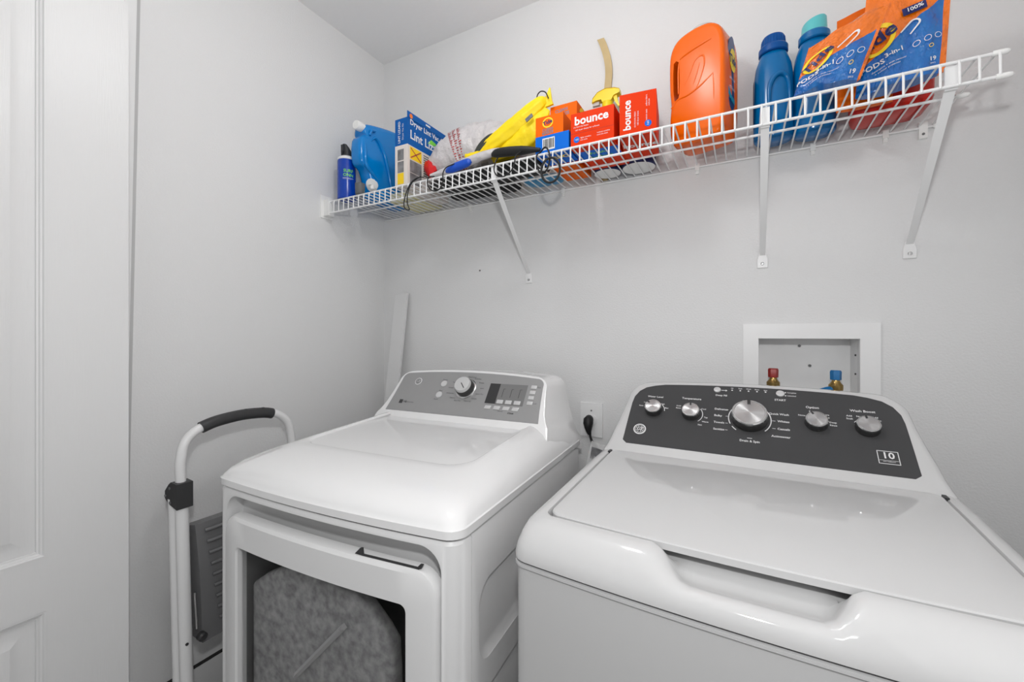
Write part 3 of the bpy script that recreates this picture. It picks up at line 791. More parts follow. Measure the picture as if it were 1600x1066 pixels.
for y in (0.130, 0.1105, 0.0905, 0.0710): polys += [rect(-0.0515, -0.046, y - 0.0005, y + 0.0005)]
for y in (0.1085, 0.0875): polys += [rect(0.0435, 0.050, y - 0.0005, y + 0.0005)]
flat_obj('printed_marks', polys, qf, M_print, wpan)

# ================================================================== folded step ladder
lad = thing('step_ladder', 'folded white step ladder with dark grip between left wall and dryer', 'ladder', (0.165, -0.70, 0))
def lp(x, y, z): return (x - 0.165, y + 0.70, z)
up_path = smooth_path([lp(*p) for p in ((0.162, -0.849, 0.80), (0.16, -0.850, 0.87), (0.16, -0.850, 0.917), (0.158, -0.838, 0.962), (0.158, -0.808, 0.988), (0.158, -0.765, 1.000), (0.158, -0.70, 1.006), (0.158, -0.632, 1.001), (0.158, -0.592, 0.990), (0.158, -0.562, 0.960), (0.158, -0.550, 0.917), (0.16, -0.548, 0.87), (0.162, -0.547, 0.80))], 6)
bm = bmesh.new(); tube(bm, up_path, 0.0115, 14); obj_bm('frame_tube', bm, M_tube, lad, 60)
gp = [lp(0.158, -0.803, 0.990), lp(0.158, -0.765, 1.0005), lp(0.158, -0.70, 1.0065), lp(0.158, -0.640, 1.003), lp(0.158, -0.612, 0.9965)]
bm = bmesh.new(); tube(bm, smooth_path(gp, 6), 0.0155, 16); gr = obj_bm('hand_grip', bm, M_dark, lad, 60)
for k in range(5):
    y = -0.745 + k * 0.024
    bm = bmesh.new(); lathe(bm, [(0.003, 0.0), (0.008, 0.004), (0.008, 0.012), (0.003, 0.016)], 10, lp(0.160, y, 1.0115 + 0.003 * (1 - abs(k - 2) / 2)), 'y'); obj_bm('grip_bump', bm, M_dark, gr, 60)
for sy, nm in ((-0.849, 1), (-0.547, -1)):
    bm = bmesh.new(); tube(bm, [lp(0.162, sy, 0.835), lp(0.166, sy + 0.006 * nm, 0.5), lp(0.172, sy + 0.016 * nm, 0.02)], 0.0145, 14); obj_bm('leg', bm, M_tube, lad, 60)
    bm = bmesh.new(); tube(bm, [lp(0.140, sy - 0.006 * nm, 0.82), lp(0.142, sy + 0.000 * nm, 0.5), lp(0.144, sy + 0.010 * nm, 0.02)], 0.0135, 14); obj_bm('leg', bm, M_tube, lad, 60)
    for xx, yy in ((0.172, sy + 0.016 * nm), (0.144, sy + 0.010 * nm)):
        lathe_obj('foot_cap', [(0.017, 0.0), (0.0175, 0.02), (0.0165, 0.035)], M_dark, lad, 14, lp(xx, yy, 0.0))
    bm = bmesh.new()
    ol = [(0.180, 0.862), (0.150, 0.864), (0.139, 0.857), (0.120, 0.838), (0.120, 0.820), (0.135, 0.809), (0.180, 0.799)]
    loft(bm, [[lp(x, sy - 0.018, z) for x, z in ol], [lp(x, sy + 0.018, z) for x, z in ol]]); bevel(bm, 0.011, 4)
    hg = obj_bm('hinge_knuckle', bm, M_dark, lad, 40)
    for rx, rz in ((0.145, 0.848), (0.124, 0.826), (0.147, 0.812)):
        lathe_obj('rivet', [(0.0035, -0.0195), (0.0035, -0.018)], M_mid, hg, 10, lp(rx, sy, rz), 'y')
        lathe_obj('rivet', [(0.0035, 0.0), (0.0035, 0.0195)], M_mid, hg, 8, lp(rx, sy, rz), 'y')
lathe_obj('bolt', [(0.0045, -0.001), (0.0035, 0.0165)], M_dark, lad, 10, lp(0.166, -0.845, 0.455), 'x')
# folded platform with ridges, and the lower step
bm = bmesh.new()
loft(bm, [[lp(0.130, -0.812, 0.44), lp(0.172, -0.806, 0.43), lp(0.172, -0.590, 0.43), lp(0.130, -0.584, 0.44)],
          [lp(0.128, -0.822, 0.60), lp(0.174, -0.812, 0.60), lp(0.174, -0.584, 0.60), lp(0.128, -0.574, 0.60)],
          [lp(0.128, -0.832, 0.738), lp(0.166, -0.820, 0.742), lp(0.166, -0.576, 0.742), lp(0.128, -0.564, 0.738)]])
bevel(bm, 0.006, 2); plat = obj_bm('platform', bm, M_mid, lad, 40)
for k in range(9):
    z = 0.722 - k * 0.0305
    y0 = -0.800 + 0.004 * k
    bm = bmesh.new(); tube(bm, [lp(0.169 + (0.005 if k > 2 else 0.0016 * k), y0, z), lp(0.171 + (0.004 if k > 2 else 0.0014 * k), y0 + 0.01, z), lp(0.171 + (0.004 if k > 2 else 0.0014 * k), -0.60, z), lp(0.169 + (0.005 if k > 2 else 0.0016 * k), -0.59, z)], 0.0045, 8)
    tr_ = obj_bm('tread_ridge', bm, M_mid, plat, 60); tr_.location.x = 0.003
bm = bmesh.new(); tube(bm, [lp(0.178, -0.8265, 0.575), lp(0.179, -0.822, 0.48)], 0.0028, 8); obj_bm('link_bar', bm, M_chrome, lad, 60)
lathe_obj('pivot_knob', [(0.011, 0.0), (0.011, 0.012), (0.007, 0.016)], M_dark, lad, 14, lp(0.176, -0.812, 0.455), 'x')
bm = bmesh.new(); add_box(bm, -0.045, 0.012, -0.125, 0.13, 0.07, 0.20); bevel(bm, 0.01, 3); obj_bm('step', bm, M_mid, lad)

# ================================================================== wire shelf
SZ = 1.742
she = thing('wire_shelf', 'long white wire shelf with a front lip on the back wall', 'shelf', (0.0, 0.0, SZ))
def rail(name, y, z, x0, x1, r=0.0031):
    o = tube_obj(name, [(x0, y, z - SZ), (x1, y, z - SZ)], r, M_wire, she, 10)
    return o
for nm, y, z, x1 in (('rail', -0.006, SZ - 0.003, 1.826), ('rail', -0.305, SZ - 0.001, 1.818), ('lip_rail', -0.3075, 1.697, 1.821), ('rail', -0.153, SZ - 0.003, 1.818)):
    o = rail(nm, y, z, 0.012, x1)
    bm = bmesh.new(); lathe(bm, [(0.0015, 0.010), (0.004, 0.008), (0.0052, 0.003), (0.0052, -0.010), (0.0045, -0.013)], 10, (x1, y, z - SZ), 'x'); obj_bm('end_cap', bm, M_white, o, 60)
bm = bmesh.new()
tube(bm, [(0, -0.004, 0.002), (0, -0.296, 0.002), (0, -0.3035, 0.0015), (0, -0.3085, -0.003), (0, -0.310, -0.012), (0, -0.3105, -0.047)], 0.0021, 6)
w0 = obj_bm('deck_wire', bm, M_wire, she, 60)
w0.location = (0.058, 0, 0)
for k in range(1, 68):
    w = w0.copy(); col.objects.link(w); w.parent = she; w.location = (0.058 + 0.0262 * k, 0, 0)
for x in (0.47, 0.86, 1.29, 1.575, 1.725):
    bm = bmesh.new(); add_box(bm, x - 0.006, x + 0.006, -0.010, 0.0, -0.014, 0.006); add_box(bm, x - 0.004, x + 0.004, -0.006, 0, -0.024, -0.014); bevel(bm, 0.002, 1); obj_bm('wall_clip', bm, M_white, she)
bm = bmesh.new(); add_box(bm, 1.787, 1.803, -0.010, 0, -0.030, 0.010); bevel(bm, 0.002, 1); c = obj_bm('wall_clip', bm, M_white, she)
lathe_obj('screw', [(0.003, -0.0115), (0.003, -0.009)], M_mid, c, 8, (1.795, 0, -0.02), 'y')

def bracket(x0, x1, label):
    t = thing('shelf_bracket', label, 'bracket', (x1, 0, 1.443), 0, 'diagonal braces under the wire shelf')
    dx = x0 - x1
    w = 0.0085
    bm = bmesh.new()
    a = Vector((dx, -0.299, 1.700 - 1.443)); b = Vector((0, -0.004, 0.018))
    loft(bm, [[a + Vector((sx * w, -0.004, 0.003)) for sx in (-1, 1)] + [a + Vector((sx * w, 0.006, -0.010)) for sx in (1, -1)],
              [b + Vector((sx * w * 0.8, -0.006, 0.004)) for sx in (-1, 1)] + [b + Vector((sx * w * 0.8, 0.004, -0.006)) for sx in (1, -1)]])
    bevel(bm, 0.002, 1); obj_bm('brace_arm', bm, M_wire, t)
    bm = bmesh.new(); add_box(bm, dx - 0.009, dx + 0.009, -0.303, -0.298, 1.692 - 1.443, 1.737 - 1.443); bevel(bm, 0.0015, 1); obj_bm('hook_plate', bm, M_wire, t)
    ol = [(-0.013, -0.020), (0.013, -0.020), (0.013, 0.004), (0.008, 0.022), (-0.008, 0.022), (-0.013, 0.004)]
    f = prism_obj('foot_plate', ol, lambda u, v, d: (u, -d, v), 0.0, 0.004, M_wire, t, 0.001, 1)
    lathe_obj('screw', [(0.0048, -0.004), (0.0048, -0.006), (0.002, -0.0065)], M_chrome, f, 12, (0, 0, -0.008), 'y')
bracket(0.755, 0.724, 'leftmost diagonal white brace under the wire shelf')
bracket(1.453, 1.459, 'middle white brace under the wire shelf, left of the tall one at the end')
bracket(1.752, 1.772, 'rightmost white brace at the free end of the wire shelf')
eb = thing('wall_bracket', 'white end bracket holding the shelf on the left wall', 'bracket', (0, -0.3, SZ))
bm = bmesh.new(); add_box(bm, 0, 0.004, -0.026, 0.026, -0.062, 0.024); bevel(bm, 0.002, 1); obj_bm('wall_plate', bm, M_white, eb)
bm = bmesh.new(); add_box(bm, 0.003, 0.031, -0.014, 0.012, -0.054, 0.007); bevel(bm, 0.002, 1); obj_bm('socket', bm, M_white, eb)
tag(box('wall_nail', (0.508, 0.513, -0.003, 0, 1.482, 1.487), M_mid), 'tiny grey nail head in the wall above the dryer', 'nail')

# ================================================================== goods on the shelf
DZ = SZ + 0.0052          # top of the deck wires

# ---- spray can
t = thing('spray_can', 'slim blue spray can with black trigger cap at the left end', 'spray can', (0.082, -0.272, DZ))
lathe_obj('can_body', [(0.031, 0.0), (0.0335, 0.003), (0.0335, 0.145), (0.0325, 0.148)], M_canblue, t, 40)
lathe_obj('can_shoulder', [(0.0325, 0.148), (0.034, 0.150), (0.031, 0.158), (0.022, 0.164), (0.018, 0.166)], M_white, t, 40)
bm = bmesh.new()
loft(bm, [[(x * 0.019 * w, y * 0.019 * w + o, z) for x, y in disc(0, 0, 1, 16)] for z, w, o in ((0.163, 1.0, 0), (0.175, 0.95, 0.002), (0.188, 0.85, 0.001), (0.200, 0.62, -0.003), (0.210, 0.40, -0.009))])
obj_bm('trigger_cap', bm, M_dark, t, 60)
bm = bmesh.new(); add_box(bm, -0.006, 0.006, -0.022, -0.012, 0.178, 0.205); add_box(bm, -0.003, 0.003, -0.024, -0.014, 0.165, 0.182); bevel(bm, 0.002, 1); obj_bm('trigger', bm, M_dark, t)
def cylfn(r, z0, a0): return lambda u, v, d=0: Vector(((r + d) * math.sin(a0 + u / r), -(r + d) * math.cos(a0 + u / r), z0 + v))
cf = cylfn(0.0335, 0.09, R(60))
text_obj('lettering', [('SURF', 0, 0.012, 0.016, 'CENTER', 0, 0.02), ('ONN', 0, -0.004, 0.016, 'CENTER', 0, 0.02)], cf, M_green, t, 0.0004)
flat_obj('label_lines', [rect(-0.02 + i * 0.008, -0.012 + i * 0.008, -0.0155, -0.0145) for i in range(5)] + [rect(-0.02 + i * 0.008, -0.012 + i * 0.008, -0.0185, -0.0178) for i in range(4)], cf, M_print, t)

# ---- big blue detergent jug with tap (profile seen from the right)
t = thing('tap_jug', 'large glossy blue detergent jug with white cap and white tap', 'jug', (0.15, -0.16, DZ))
prof = [(-0.237, 2.030), (-0.10, 2.055), (-0.06, 2.03), (-0.05, 1.80), (-0.07, DZ), (-0.215, DZ), (-0.232, 1.785), (-0.257, 1.852), (-0.289, 1.875), (-0.291, 1.955), (-0.268, 1.978), (-0.275, 1.990), (-0.272, 2.012)]
P2 = smooth_path([(y + 0.16, z - DZ, 0) for y, z in prof], 3, True)
bm = bmesh.new()
def jr(s, x): 
    cy = sum(p.x for p in P2) / len(P2); cz = sum(p.y for p in P2) / len(P2)
    return [(x, cy + (p.x - cy) * s, max(0, cz + (p.y - cz) * s)) for p in P2]
loft(bm, [jr(0.80, -0.030), jr(0.93, -0.026), jr(0.99, -0.018), jr(1.0, -0.008), jr(1.0, 0.012), jr(0.99, 0.022), jr(0.94, 0.029), jr(0.84, 0.032)])
obj_bm('jug_body', bm, M_jugblue, t, 70)
# hand-hold groove pressed into the side
bm = bmesh.new(); tube(bm, smooth_path([(0.031, -0.085, 0.215), (0.034, -0.06, 0.235), (0.034, -0.02, 0.19), (0.034, 0.01, 0.10), (0.03, 0.03, 0.03)], 5), [0.002 + 0.006 * math.sin(math.pi * i / 20) for i in range(21)], 8); obj_bm('ridge', bm, M_jugblue, t, 70)
bm = bmesh.new(); tube(bm, smooth_path([(0.031, -0.115, 0.205), (0.033, -0.113, 0.17), (0.033, -0.108, 0.12), (0.032, -0.07, 0.09), (0.030, -0.045, 0.075)], 5), [0.002 + 0.005 * math.sin(math.pi * i / 20) for i in range(21)], 8); obj_bm('ridge', bm, M_jugblue, t, 70)
bm = bmesh.new(); tube(bm, smooth_path([(0.034, -0.092, 0.235), (0.038, -0.088, 0.252), (0.036, -0.07, 0.258)], 4), 0.005, 8); obj_bm('neck_ridge', bm, M_jugblue, t, 70)
cp = lathe_obj('screw_cap', [(0.016, 0.012), (0.017, 0.0), (0.017, -0.020), (0.015, -0.023)], M_white, t, 24, (0.012, -0.118, 0.259), 'y'); 
tp = lathe_obj('tap', [(0.023, 0.0), (0.024, 0.004), (0.022, 0.012), (0.016, 0.014), (0.014, 0.024), (0.008, 0.026)], M_white, t, 24, (0.034, -0.088, 0.047), 'x')
bm = bmesh.new(); add_box(bm, 0.046, 0.062, -0.112, -0.094, 0.040, 0.062); bevel(bm, 0.004, 2); obj_bm('tap_lever', bm, M_white, tp)
bm = bmesh.new(); lathe(bm, [(0.008, 0), (0.009, 0.016)], 12, (0.054, -0.10, 0.026)); obj_bm('tap_spout', bm, M_white, tp)

# ---- small smoky cup
t = thing('measuring_cup', 'small smoky translucent measuring cup beside the white tap', 'cup', (0.178, -0.2935, DZ))
bm = bmesh.new(); lathe(bm, [(0.014, 0.0), (0.0165, 0.002), (0.018, 0.040), (0.0168, 0.040), (0.0153, 0.004), (0.001, 0.003)], 24); obj_bm('cup_body', bm, M_smoke, t)

# ---- lint vacuum kit box
bx0, bx1, by0, by1, bh = 0.349, 0.405, -0.292, -0.06, 0.232
t = thing('dryer_vent_kit_box', 'blue and white lint vacuum kit box with hanging header', 'box', (bx0, by0, DZ))
bw_, bd = bx1 - bx0, by1 - by0
bm = bmesh.new(); add_box(bm, 0, bw_, 0, bd, 0, 0.140); obj_bm('carton', bm, M_boxwhite, t)
bm = bmesh.new(); add_box(bm, 0, bw_, 0, bd, 0.140, bh); obj_bm('carton_band', bm, M_boxblue, t)
hdr = [(0, bh - 0.002), (bd, bh - 0.002), (bd, bh + 0.022), (0, bh + 0.022)]
prism_obj('hanging_header', hdr, lambda u, v, d: (bw_ - d, u, v), 0.0, 0.0012, M_boxblue, t)
rf = lambda u, v, d=0: Vector((bw_ + d, u, v))
ff = lambda u, v, d=0: Vector((u, -d, v))
text_obj('lettering', [('Dryer Lint Vac Attachment', 0.012, bh - 0.012, 0.026, 'LEFT', 0, 0.02), ('Lint Lizard', 0.012, bh - 0.055, 0.042, 'LEFT', 0, 0.02)], rf, M_print, t, 0.0008)
flat_obj('header_slot', [rect(0.095, 0.12, bh + 0.010, bh + 0.016)], rf, M_wall, t, 0.0006)
flat_obj('seal_mark', [disc(0.018, bh + 0.009, 0.008, 16)], rf, mat('seal_orange', rgb(230, 120, 40), 0.4), t, 0.0007)
flat_obj('green_lizard_mark', [[(0.105, bh - 0.05), (0.125, bh - 0.030), (0.15, bh - 0.034), (0.175, bh - 0.05), (0.15, bh - 0.045)]], rf, M_green, t, 0.0007)
for k, (z0, m) in enumerate(((0.094, M_yel), (0.048, M_photo), (0.004, M_photo))):
    flat_obj('picture', [rect(0.012, 0.072, z0, z0 + 0.042)], rf, m, t, 0.0006)
flat_obj('picture_cross', strip([(0.016, 0.098), (0.068, 0.132)], 0.004) + strip([(0.016, 0.132), (0.068, 0.098)], 0.004), rf, M_redprint, t, 0.0009)
flat_obj('text_lines', [rect(0.082, 0.082 + w, 0.128 - 0.008 * i, 0.131 - 0.008 * i) for i, w in enumerate((0.10, 0.09, 0.10, 0.07, 0.10, 0.08, 0.09, 0.10, 0.06, 0.09))], rf, M_printd, t, 0.0006)
for z0, m in ((0.088, M_photo), (0.046, M_photo), (0.006, M_yel)):
    flat_obj('picture', [rect(0.012, 0.040, z0, z0 + 0.038)], ff, m, t, 0.0006)
text_obj('lettering', [('LINT LIZARD', 0.020, 0.185, 0.013, 'CENTER', 90, 0.02), ('Dryer Vac Kit', 0.036, 0.185, 0.010, 'CENTER', 90)], ff, M_print, t, 0.0008)

# ---- soft things in the middle
SURF = {}
def blob(name, spine, radii, m, parent=None, seg=20, n=5, noise=0.0, fold=0, flat=1.0, tw=0.0):
    """soft body swept along a spine; radii are (width, height) per spine point"""
    S = smooth_path(spine, n)
    RR = smooth_path([(a, b, 0) for a, b in radii], n)
    bm = bmesh.new(); rings = []
    def surf(i, th, d=0.0):
        i0 = int(min(max(i, 0), len(S) - 1.001)); f = i - i0
        p = S[i0].lerp(S[i0 + 1], f)
        tt = (S[min(i0 + 1, len(S) - 1)] - S[max(i0 - 1, 0)]).normalized()
        side = tt.cross(Vector((0, 0, 1))).normalized(); upv = side.cross(tt).normalized()
        r_ = RR[i0].lerp(RR[i0 + 1], f); i = i0 + f
        w = 1 + (noise * (math.sin(3.1 * th + i * 0.9) * 0.5 + math.sin(5.3 * th - i * 1.7) * 0.35 + math.sin(i * 2.3 + th) * 0.3))
        return p + side * ((r_.x * w + d) * math.cos(th)) + upv * ((r_.y * w + d) * math.sin(th))
    SURF[name] = surf
    for i, p in enumerate(S):
        tt = (S[min(i + 1, len(S) - 1)] - S[max(i - 1, 0)]).normalized()
        side = tt.cross(Vector((0, 0, 1))).normalized(); upv = side.cross(tt).normalized()
        a, b = max(RR[i].x, 0.0008), max(RR[i].y, 0.0008)
        ring_ = []
        for k in range(seg):
            th = 2 * math.pi * k / seg
            w = 1 + (noise * (math.sin(3.1 * th + i * 0.9) * 0.5 + math.sin(5.3 * th - i * 1.7) * 0.35 + math.sin(i * 2.3 + th) * 0.3)) + (fold * math.cos(7 * th + tw * i) if fold else 0)
            ring_.append(p + side * (a * math.cos(th) * w) + upv * (b * math.sin(th) * w))
        rings.append(ring_)
    loft(bm, rings)
    return obj_bm(name, bm, m, parent, 80)

t = thing('shopping_bag', 'stuffed white plastic shopping bag with red print behind the blue grip', 'plastic bag', (0.55, -0.13, DZ))
def rel(o): return lambda x, y, z: (x - o[0], y - o[1], z - o[2])
q = rel((0.55, -0.13, DZ))
blob('bag_body', [q(0.443, -0.20, 1.805), q(0.466, -0.19, 1.835), q(0.51, -0.17, 1.862), q(0.57, -0.145, 1.878), q(0.63, -0.125, 1.882), q(0.70, -0.115, 1.868), q(0.745, -0.11, 1.84)],
     [(0.022, 0.025), (0.045, 0.050), (0.068, 0.076), (0.082, 0.090), (0.085, 0.094), (0.075, 0.085), (0.03, 0.05)], M_bag, t, 40, 8, 0.045)
blob('red_corner', [q(0.428, -0.225, 1.838), q(0.440, -0.228, 1.826), q(0.458, -0.232, 1.804), q(0.474, -0.235, 1.784)], [(0.005, 0.010), (0.010, 0.020), (0.012, 0.021), (0.010, 0.022)], M_bagred, t, 10, 4, 0.22)
blob('red_corner', [q(0.715, -0.105, 1.935), q(0.735, -0.104, 1.940), q(0.765, -0.103, 1.946), q(0.785, -0.102, 1.944)], [(0.008, 0.014), (0.012, 0.024), (0.012, 0.024), (0.005, 0.014)], M_bagred, t, 12, 4, 0.15)
pr = []
bfn = lambda u, v, d=0: SURF['bag_body'](u, v, d)
for c, off in enumerate((17.2, 18.9, 20.6)):
    for i in range(24):
        v = R(-62 + i * 5.6)
        pr.append(rect(off, off + 0.55 + 0.35 * ((i * 7 + c) % 3), v, v + R(2.6)))
flat_obj('red_print_lines', pr, bfn, M_redprint, t, 0.0016)

tag(blob('cloth_roll', [(0.44, -0.18, DZ + 0.013), (0.50, -0.180, DZ + 0.014), (0.62, -0.183, DZ + 0.016), (0.76, -0.186, DZ + 0.018), (0.85, -0.188, DZ + 0.016), (0.872, -0.19, DZ + 0.014)],
     [(0.04, 0.008), (0.068, 0.012), (0.070, 0.0135), (0.068, 0.0155), (0.06, 0.0135), (0.03, 0.009)], M_cloth, None, 24, 5, 0.04), 'black folded cloth lying flat under the yellow cover', 'cloth')
t = thing('folding_umbrella', 'grey folded umbrella with a blue grip along the shelf lip', 'umbrella', (0.62, -0.285, DZ))
q = rel((0.62, -0.285, DZ))
blob('grip', [q(0.565, -0.287, 1.764), q(0.585, -0.287, 1.768), q(0.62, -0.286, 1.773), q(0.650, -0.285, 1.778), q(0.662, -0.285, 1.780)], [(0.004, 0.006), (0.011, 0.013), (0.012, 0.014), (0.011, 0.012), (0.004, 0.005)], M_grip, t, 16, 4)
blob('furled_canopy', [q(0.50, -0.285, 1.762), q(0.56, -0.280, 1.768), q(0.63, -0.275, 1.783), q(0.72, -0.268, 1.797), q(0.77, -0.264, 1.803)], [(0.005, 0.006), (0.012, 0.012), (0.014, 0.014), (0.014, 0.012), (0.004, 0.005)], M_bag, t, 16, 4, 0.1)
blob('sleeve', [q(0.735, -0.28, 1.785), q(0.76, -0.282, 1.786), q(0.84, -0.284, 1.776), q(0.90, -0.285, 1.765)], [(0.004, 0.006), (0.012, 0.014), (0.012, 0.013), (0.004, 0.005)], M_black, t, 14, 4)
tag(blob('pleated_pouch', [(0.650, -0.246, 1.803), (0.668, -0.243, 1.824), (0.690, -0.240, 1.842), (0.712, -0.238, 1.855), (0.735, -0.236, 1.862)], [(0.005, 0.008), (0.008, 0.018), (0.009, 0.022), (0.008, 0.020), (0.004, 0.010)], M_pleat, None, 70, 8, 0, 0.14, 1, 0.0), 'dark grey pleated pouch between the white bag and the yellow cover', 'pouch')
t = thing('yellow_cover', 'bright yellow folded fabric cover sloping up to the orange boxes', 'cover', (0.78, -0.21, DZ))
q = rel((0.78, -0.21, DZ))
blob('fold', [q(0.655, -0.235, 1.812), q(0.70, -0.232, 1.838), q(0.76, -0.226, 1.871), q(0.82, -0.220, 1.908), q(0.868, -0.214, 1.940), q(0.886, -0.212, 1.945)],
     [(0.012, 0.010), (0.020, 0.024), (0.020, 0.030), (0.020, 0.028), (0.016, 0.022), (0.004, 0.010)], M_yellow, t, 42, 6, 0.04, 0.05, 1, 0.03)
blob('fold', [q(0.70, -0.215, 1.800), q(0.75, -0.213, 1.822), q(0.80, -0.212, 1.846), q(0.84, -0.212, 1.872), q(0.862, -0.212, 1.90), q(0.884, -0.21, 1.925)],
     [(0.012, 0.014), (0.022, 0.030), (0.024, 0.044), (0.022, 0.050), (0.014, 0.035), (0.004, 0.018)], M_yellow, t, 42, 6, 0.06, 0.05, 1, 0.05)
blob('tail', [q(0.625, -0.262, 1.808), q(0.65, -0.258, 1.806), q(0.69, -0.252, 1.806), q(0.735, -0.245, 1.812)], [(0.008, 0.010), (0.012, 0.012), (0.013, 0.013), (0.006, 0.008)], M_yellow, t, 14, 4, 0.15)
bm = bmesh.new(); loft(bm, [[q(0.876, -0.214, 1.925), q(0.908, -0.212, 1.930), q(0.908, -0.204, 1.930), q(0.876, -0.206, 1.925)], [q(0.884, -0.214, 1.955), q(0.903, -0.212, 1.945), q(0.903, -0.204, 1.945), q(0.884, -0.206, 1.955)], [q(0.896, -0.212, 1.982), q(0.8985, -0.211, 1.982), q(0.8985, -0.208, 1.982), q(0.896, -0.208, 1.982)]])
bevel(bm, 0.002, 1); obj_bm('pointed_tip', bm, M_yellow, t)
tube_obj('black_loop', [q(0.858, -0.222, 1.948), q(0.864, -0.226, 1.962), q(0.876, -0.228, 1.968), q(0.890, -0.226, 1.962), q(0.898, -0.222, 1.944)], 0.0018, M_black, t, 8, 5)
bm = bmesh.new(); loft(bm, [[q(0.838, -0.250, 1.875), q(0.858, -0.246, 1.890), q(0.858, -0.243, 1.890), q(0.838, -0.247, 1.875)], [q(0.832, -0.248, 1.886), q(0.852, -0.244, 1.901), q(0.852, -0.241, 1.901), q(0.832, -0.245, 1.886)]]); obj_bm('sewn_tag', bm, M_photo, t)
tag(blob('fabric_tote', [(0.43, -0.062, DZ + 0.017), (0.47, -0.062, DZ + 0.02), (0.58, -0.06, DZ + 0.022), (0.68, -0.06, DZ + 0.02), (0.715, -0.06, DZ + 0.016)], [(0.02, 0.01), (0.040, 0.0175), (0.042, 0.019), (0.040, 0.0175), (0.02, 0.01)], M_cloth, None, 24, 5, 0.04), 'black fabric tote lying flat under the white shopping bag', 'bag')
tag(box('paper_packet', (0.205, 0.338, -0.165, -0.015, DZ, DZ + 0.035), mat('cream_paper', rgb(226, 220, 176), 0.6, vary=0.15, vscale=25), None, 0.004), 'cream paper packet lying between the blue jug and the kit box', 'packet')
# blue film bag at the back of the deck
tag(blob('film_bag', [(0.74, -0.06, DZ + 0.016), (0.765, -0.062, DZ + 0.017), (0.80, -0.055, DZ + 0.016), (0.84, -0.06, DZ + 0.017), (0.868, -0.058, DZ + 0.016), (0.882, -0.055, DZ + 0.016)],
     [(0.01, 0.006), (0.035, 0.013), (0.036, 0.012), (0.04, 0.013), (0.038, 0.012), (0.008, 0.006)], M_blubag, None, 24, 5, 0.12), 'light blue plastic film bag at the back of the shelf near the leftmost brace', 'plastic bag')

# ---- bungee loops hooked over the lip
def bungee(pts, label, r=0.0019, closed=False):
    o = tube_obj('bungee_cord', pts, r, M_black, None, 8, 6, closed)
    tag(o, label, 'cord', 'black elastic cords hooked on the shelf lip')
bungee([(0.485, -0.300, 1.755), (0.466, -0.313, 1.752), (0.440, -0.317, 1.735), (0.420, -0.318, 1.70), (0.412, -0.3165, 1.67), (0.420, -0.317, 1.655), (0.436, -0.3165, 1.651), (0.428, -0.3175, 1.675), (0.432, -0.318, 1.71), (0.448, -0.317, 1.738), (0.478, -0.308, 1.757)], 'leftmost black elastic cord, a long double loop hanging below the lip')
bungee([(0.525, -0.296, 1.752), (0.516, -0.314, 1.745), (0.512, -0.316, 1.725), (0.523, -0.316, 1.705), (0.545, -0.316, 1.695), (0.566, -0.316, 1.702), (0.576, -0.316, 1.722), (0.575, -0.316, 1.745), (0.583, -0.310, 1.765), (0.606, -0.296, 1.778)], 'second black elastic cord from the left, a wide loop on the lip')
bungee([(0.765, -0.296, 1.765), (0.768, -0.314, 1.745), (0.764, -0.316, 1.722), (0.775, -0.316, 1.703), (0.797, -0.316, 1.697), (0.820, -0.316, 1.707), (0.832, -0.316, 1.728), (0.836, -0.314, 1.75), (0.842, -0.296, 1.766)], 'black elastic loop just right of the leftmost brace')
bungee([(0.905, -0.296, 1.752), (0.902, -0.315, 1.735), (0.905, -0.317, 1.705), (0.917, -0.317, 1.685), (0.934, -0.317, 1.69), (0.943, -0.317, 1.715), (0.940, -0.316, 1.74), (0.926, -0.31, 1.757)], 'short black elastic loop directly above the hanging ring', 0.0024, True)
bungee([(0.947 + 0.026 * math.cos(a), -0.320 + 0.004 * math.cos(a), 1.686 + 0.034 * math.sin(a)) for a in [2 * math.pi * k / 12 for k in range(12)]], 'thick black elastic ring hanging below the lip', 0.0032, True)

# ---- cartons facing the room
def carton(x0, x1, y0, y1, h, m, name, label, cat='box', group=None):
    t = thing(name, label, cat, (x0, y0, DZ), 0, group)
    bm = bmesh.new(); add_box(bm, 0, x1 - x0, 0, y1 - y0, 0, h); bevel(bm, 0.0008, 1)
    obj_bm('carton', bm, m, t)
    fr_ = lambda u, v, d=0: Vector((u, -d, v))
    rt_ = lambda u, v, d=0: Vector((x1 - x0 + d, u, v))
    bt_ = lambda u, v, d=0: Vector((u, v, -d))
    return t, fr_, rt_, bt_
M_tidey = mat('bullseye_yellow', rgb(250, 216, 40), 0.4); M_navyp = mat('navy_print', rgb(24, 36, 96), 0.4); M_greyp = mat('grey_print', rgb(120, 126, 140), 0.5)
# front dryer sheet carton: blue tray with an orange flap
t, f, r, b = carton(0.884, 0.986, -0.283, -0.205, 0.056, M_blue2, 'dryer_sheet_box', 'small orange and blue carton with barcode right of the yellow cover')
bm = bmesh.new(); add_box(bm, 0.0, 0.085, 0.001, 0.077, 0.055, 0.112); bevel(bm, 0.0008, 1); obj_bm('orange_flap', bm, M_orange, t)
flat_obj('white_patch', [rect(0.022, 0.060, 0.014, 0.048)], f, M_print, t, 0.0005)
flat_obj('barcode', [rect(0.025 + i * 0.0042, 0.0272 + i * 0.0042 + (0.0008 if i % 3 else 0), 0.018, 0.045) for i in range(8)], f, M_barc, t, 0.0009)
fo_ = lambda u, v, d=0: Vector((u, 0.001 - d, v))
flat_obj('bullseye', [disc(0.038, 0.092, 0.0165, 24, 0.0145)], fo_, M_tidey, t, 0.0005)
flat_obj('bullseye_core', [disc(0.038, 0.092, 0.0125, 24, 0.0108)], fo_, M_orange, t, 0.0008)
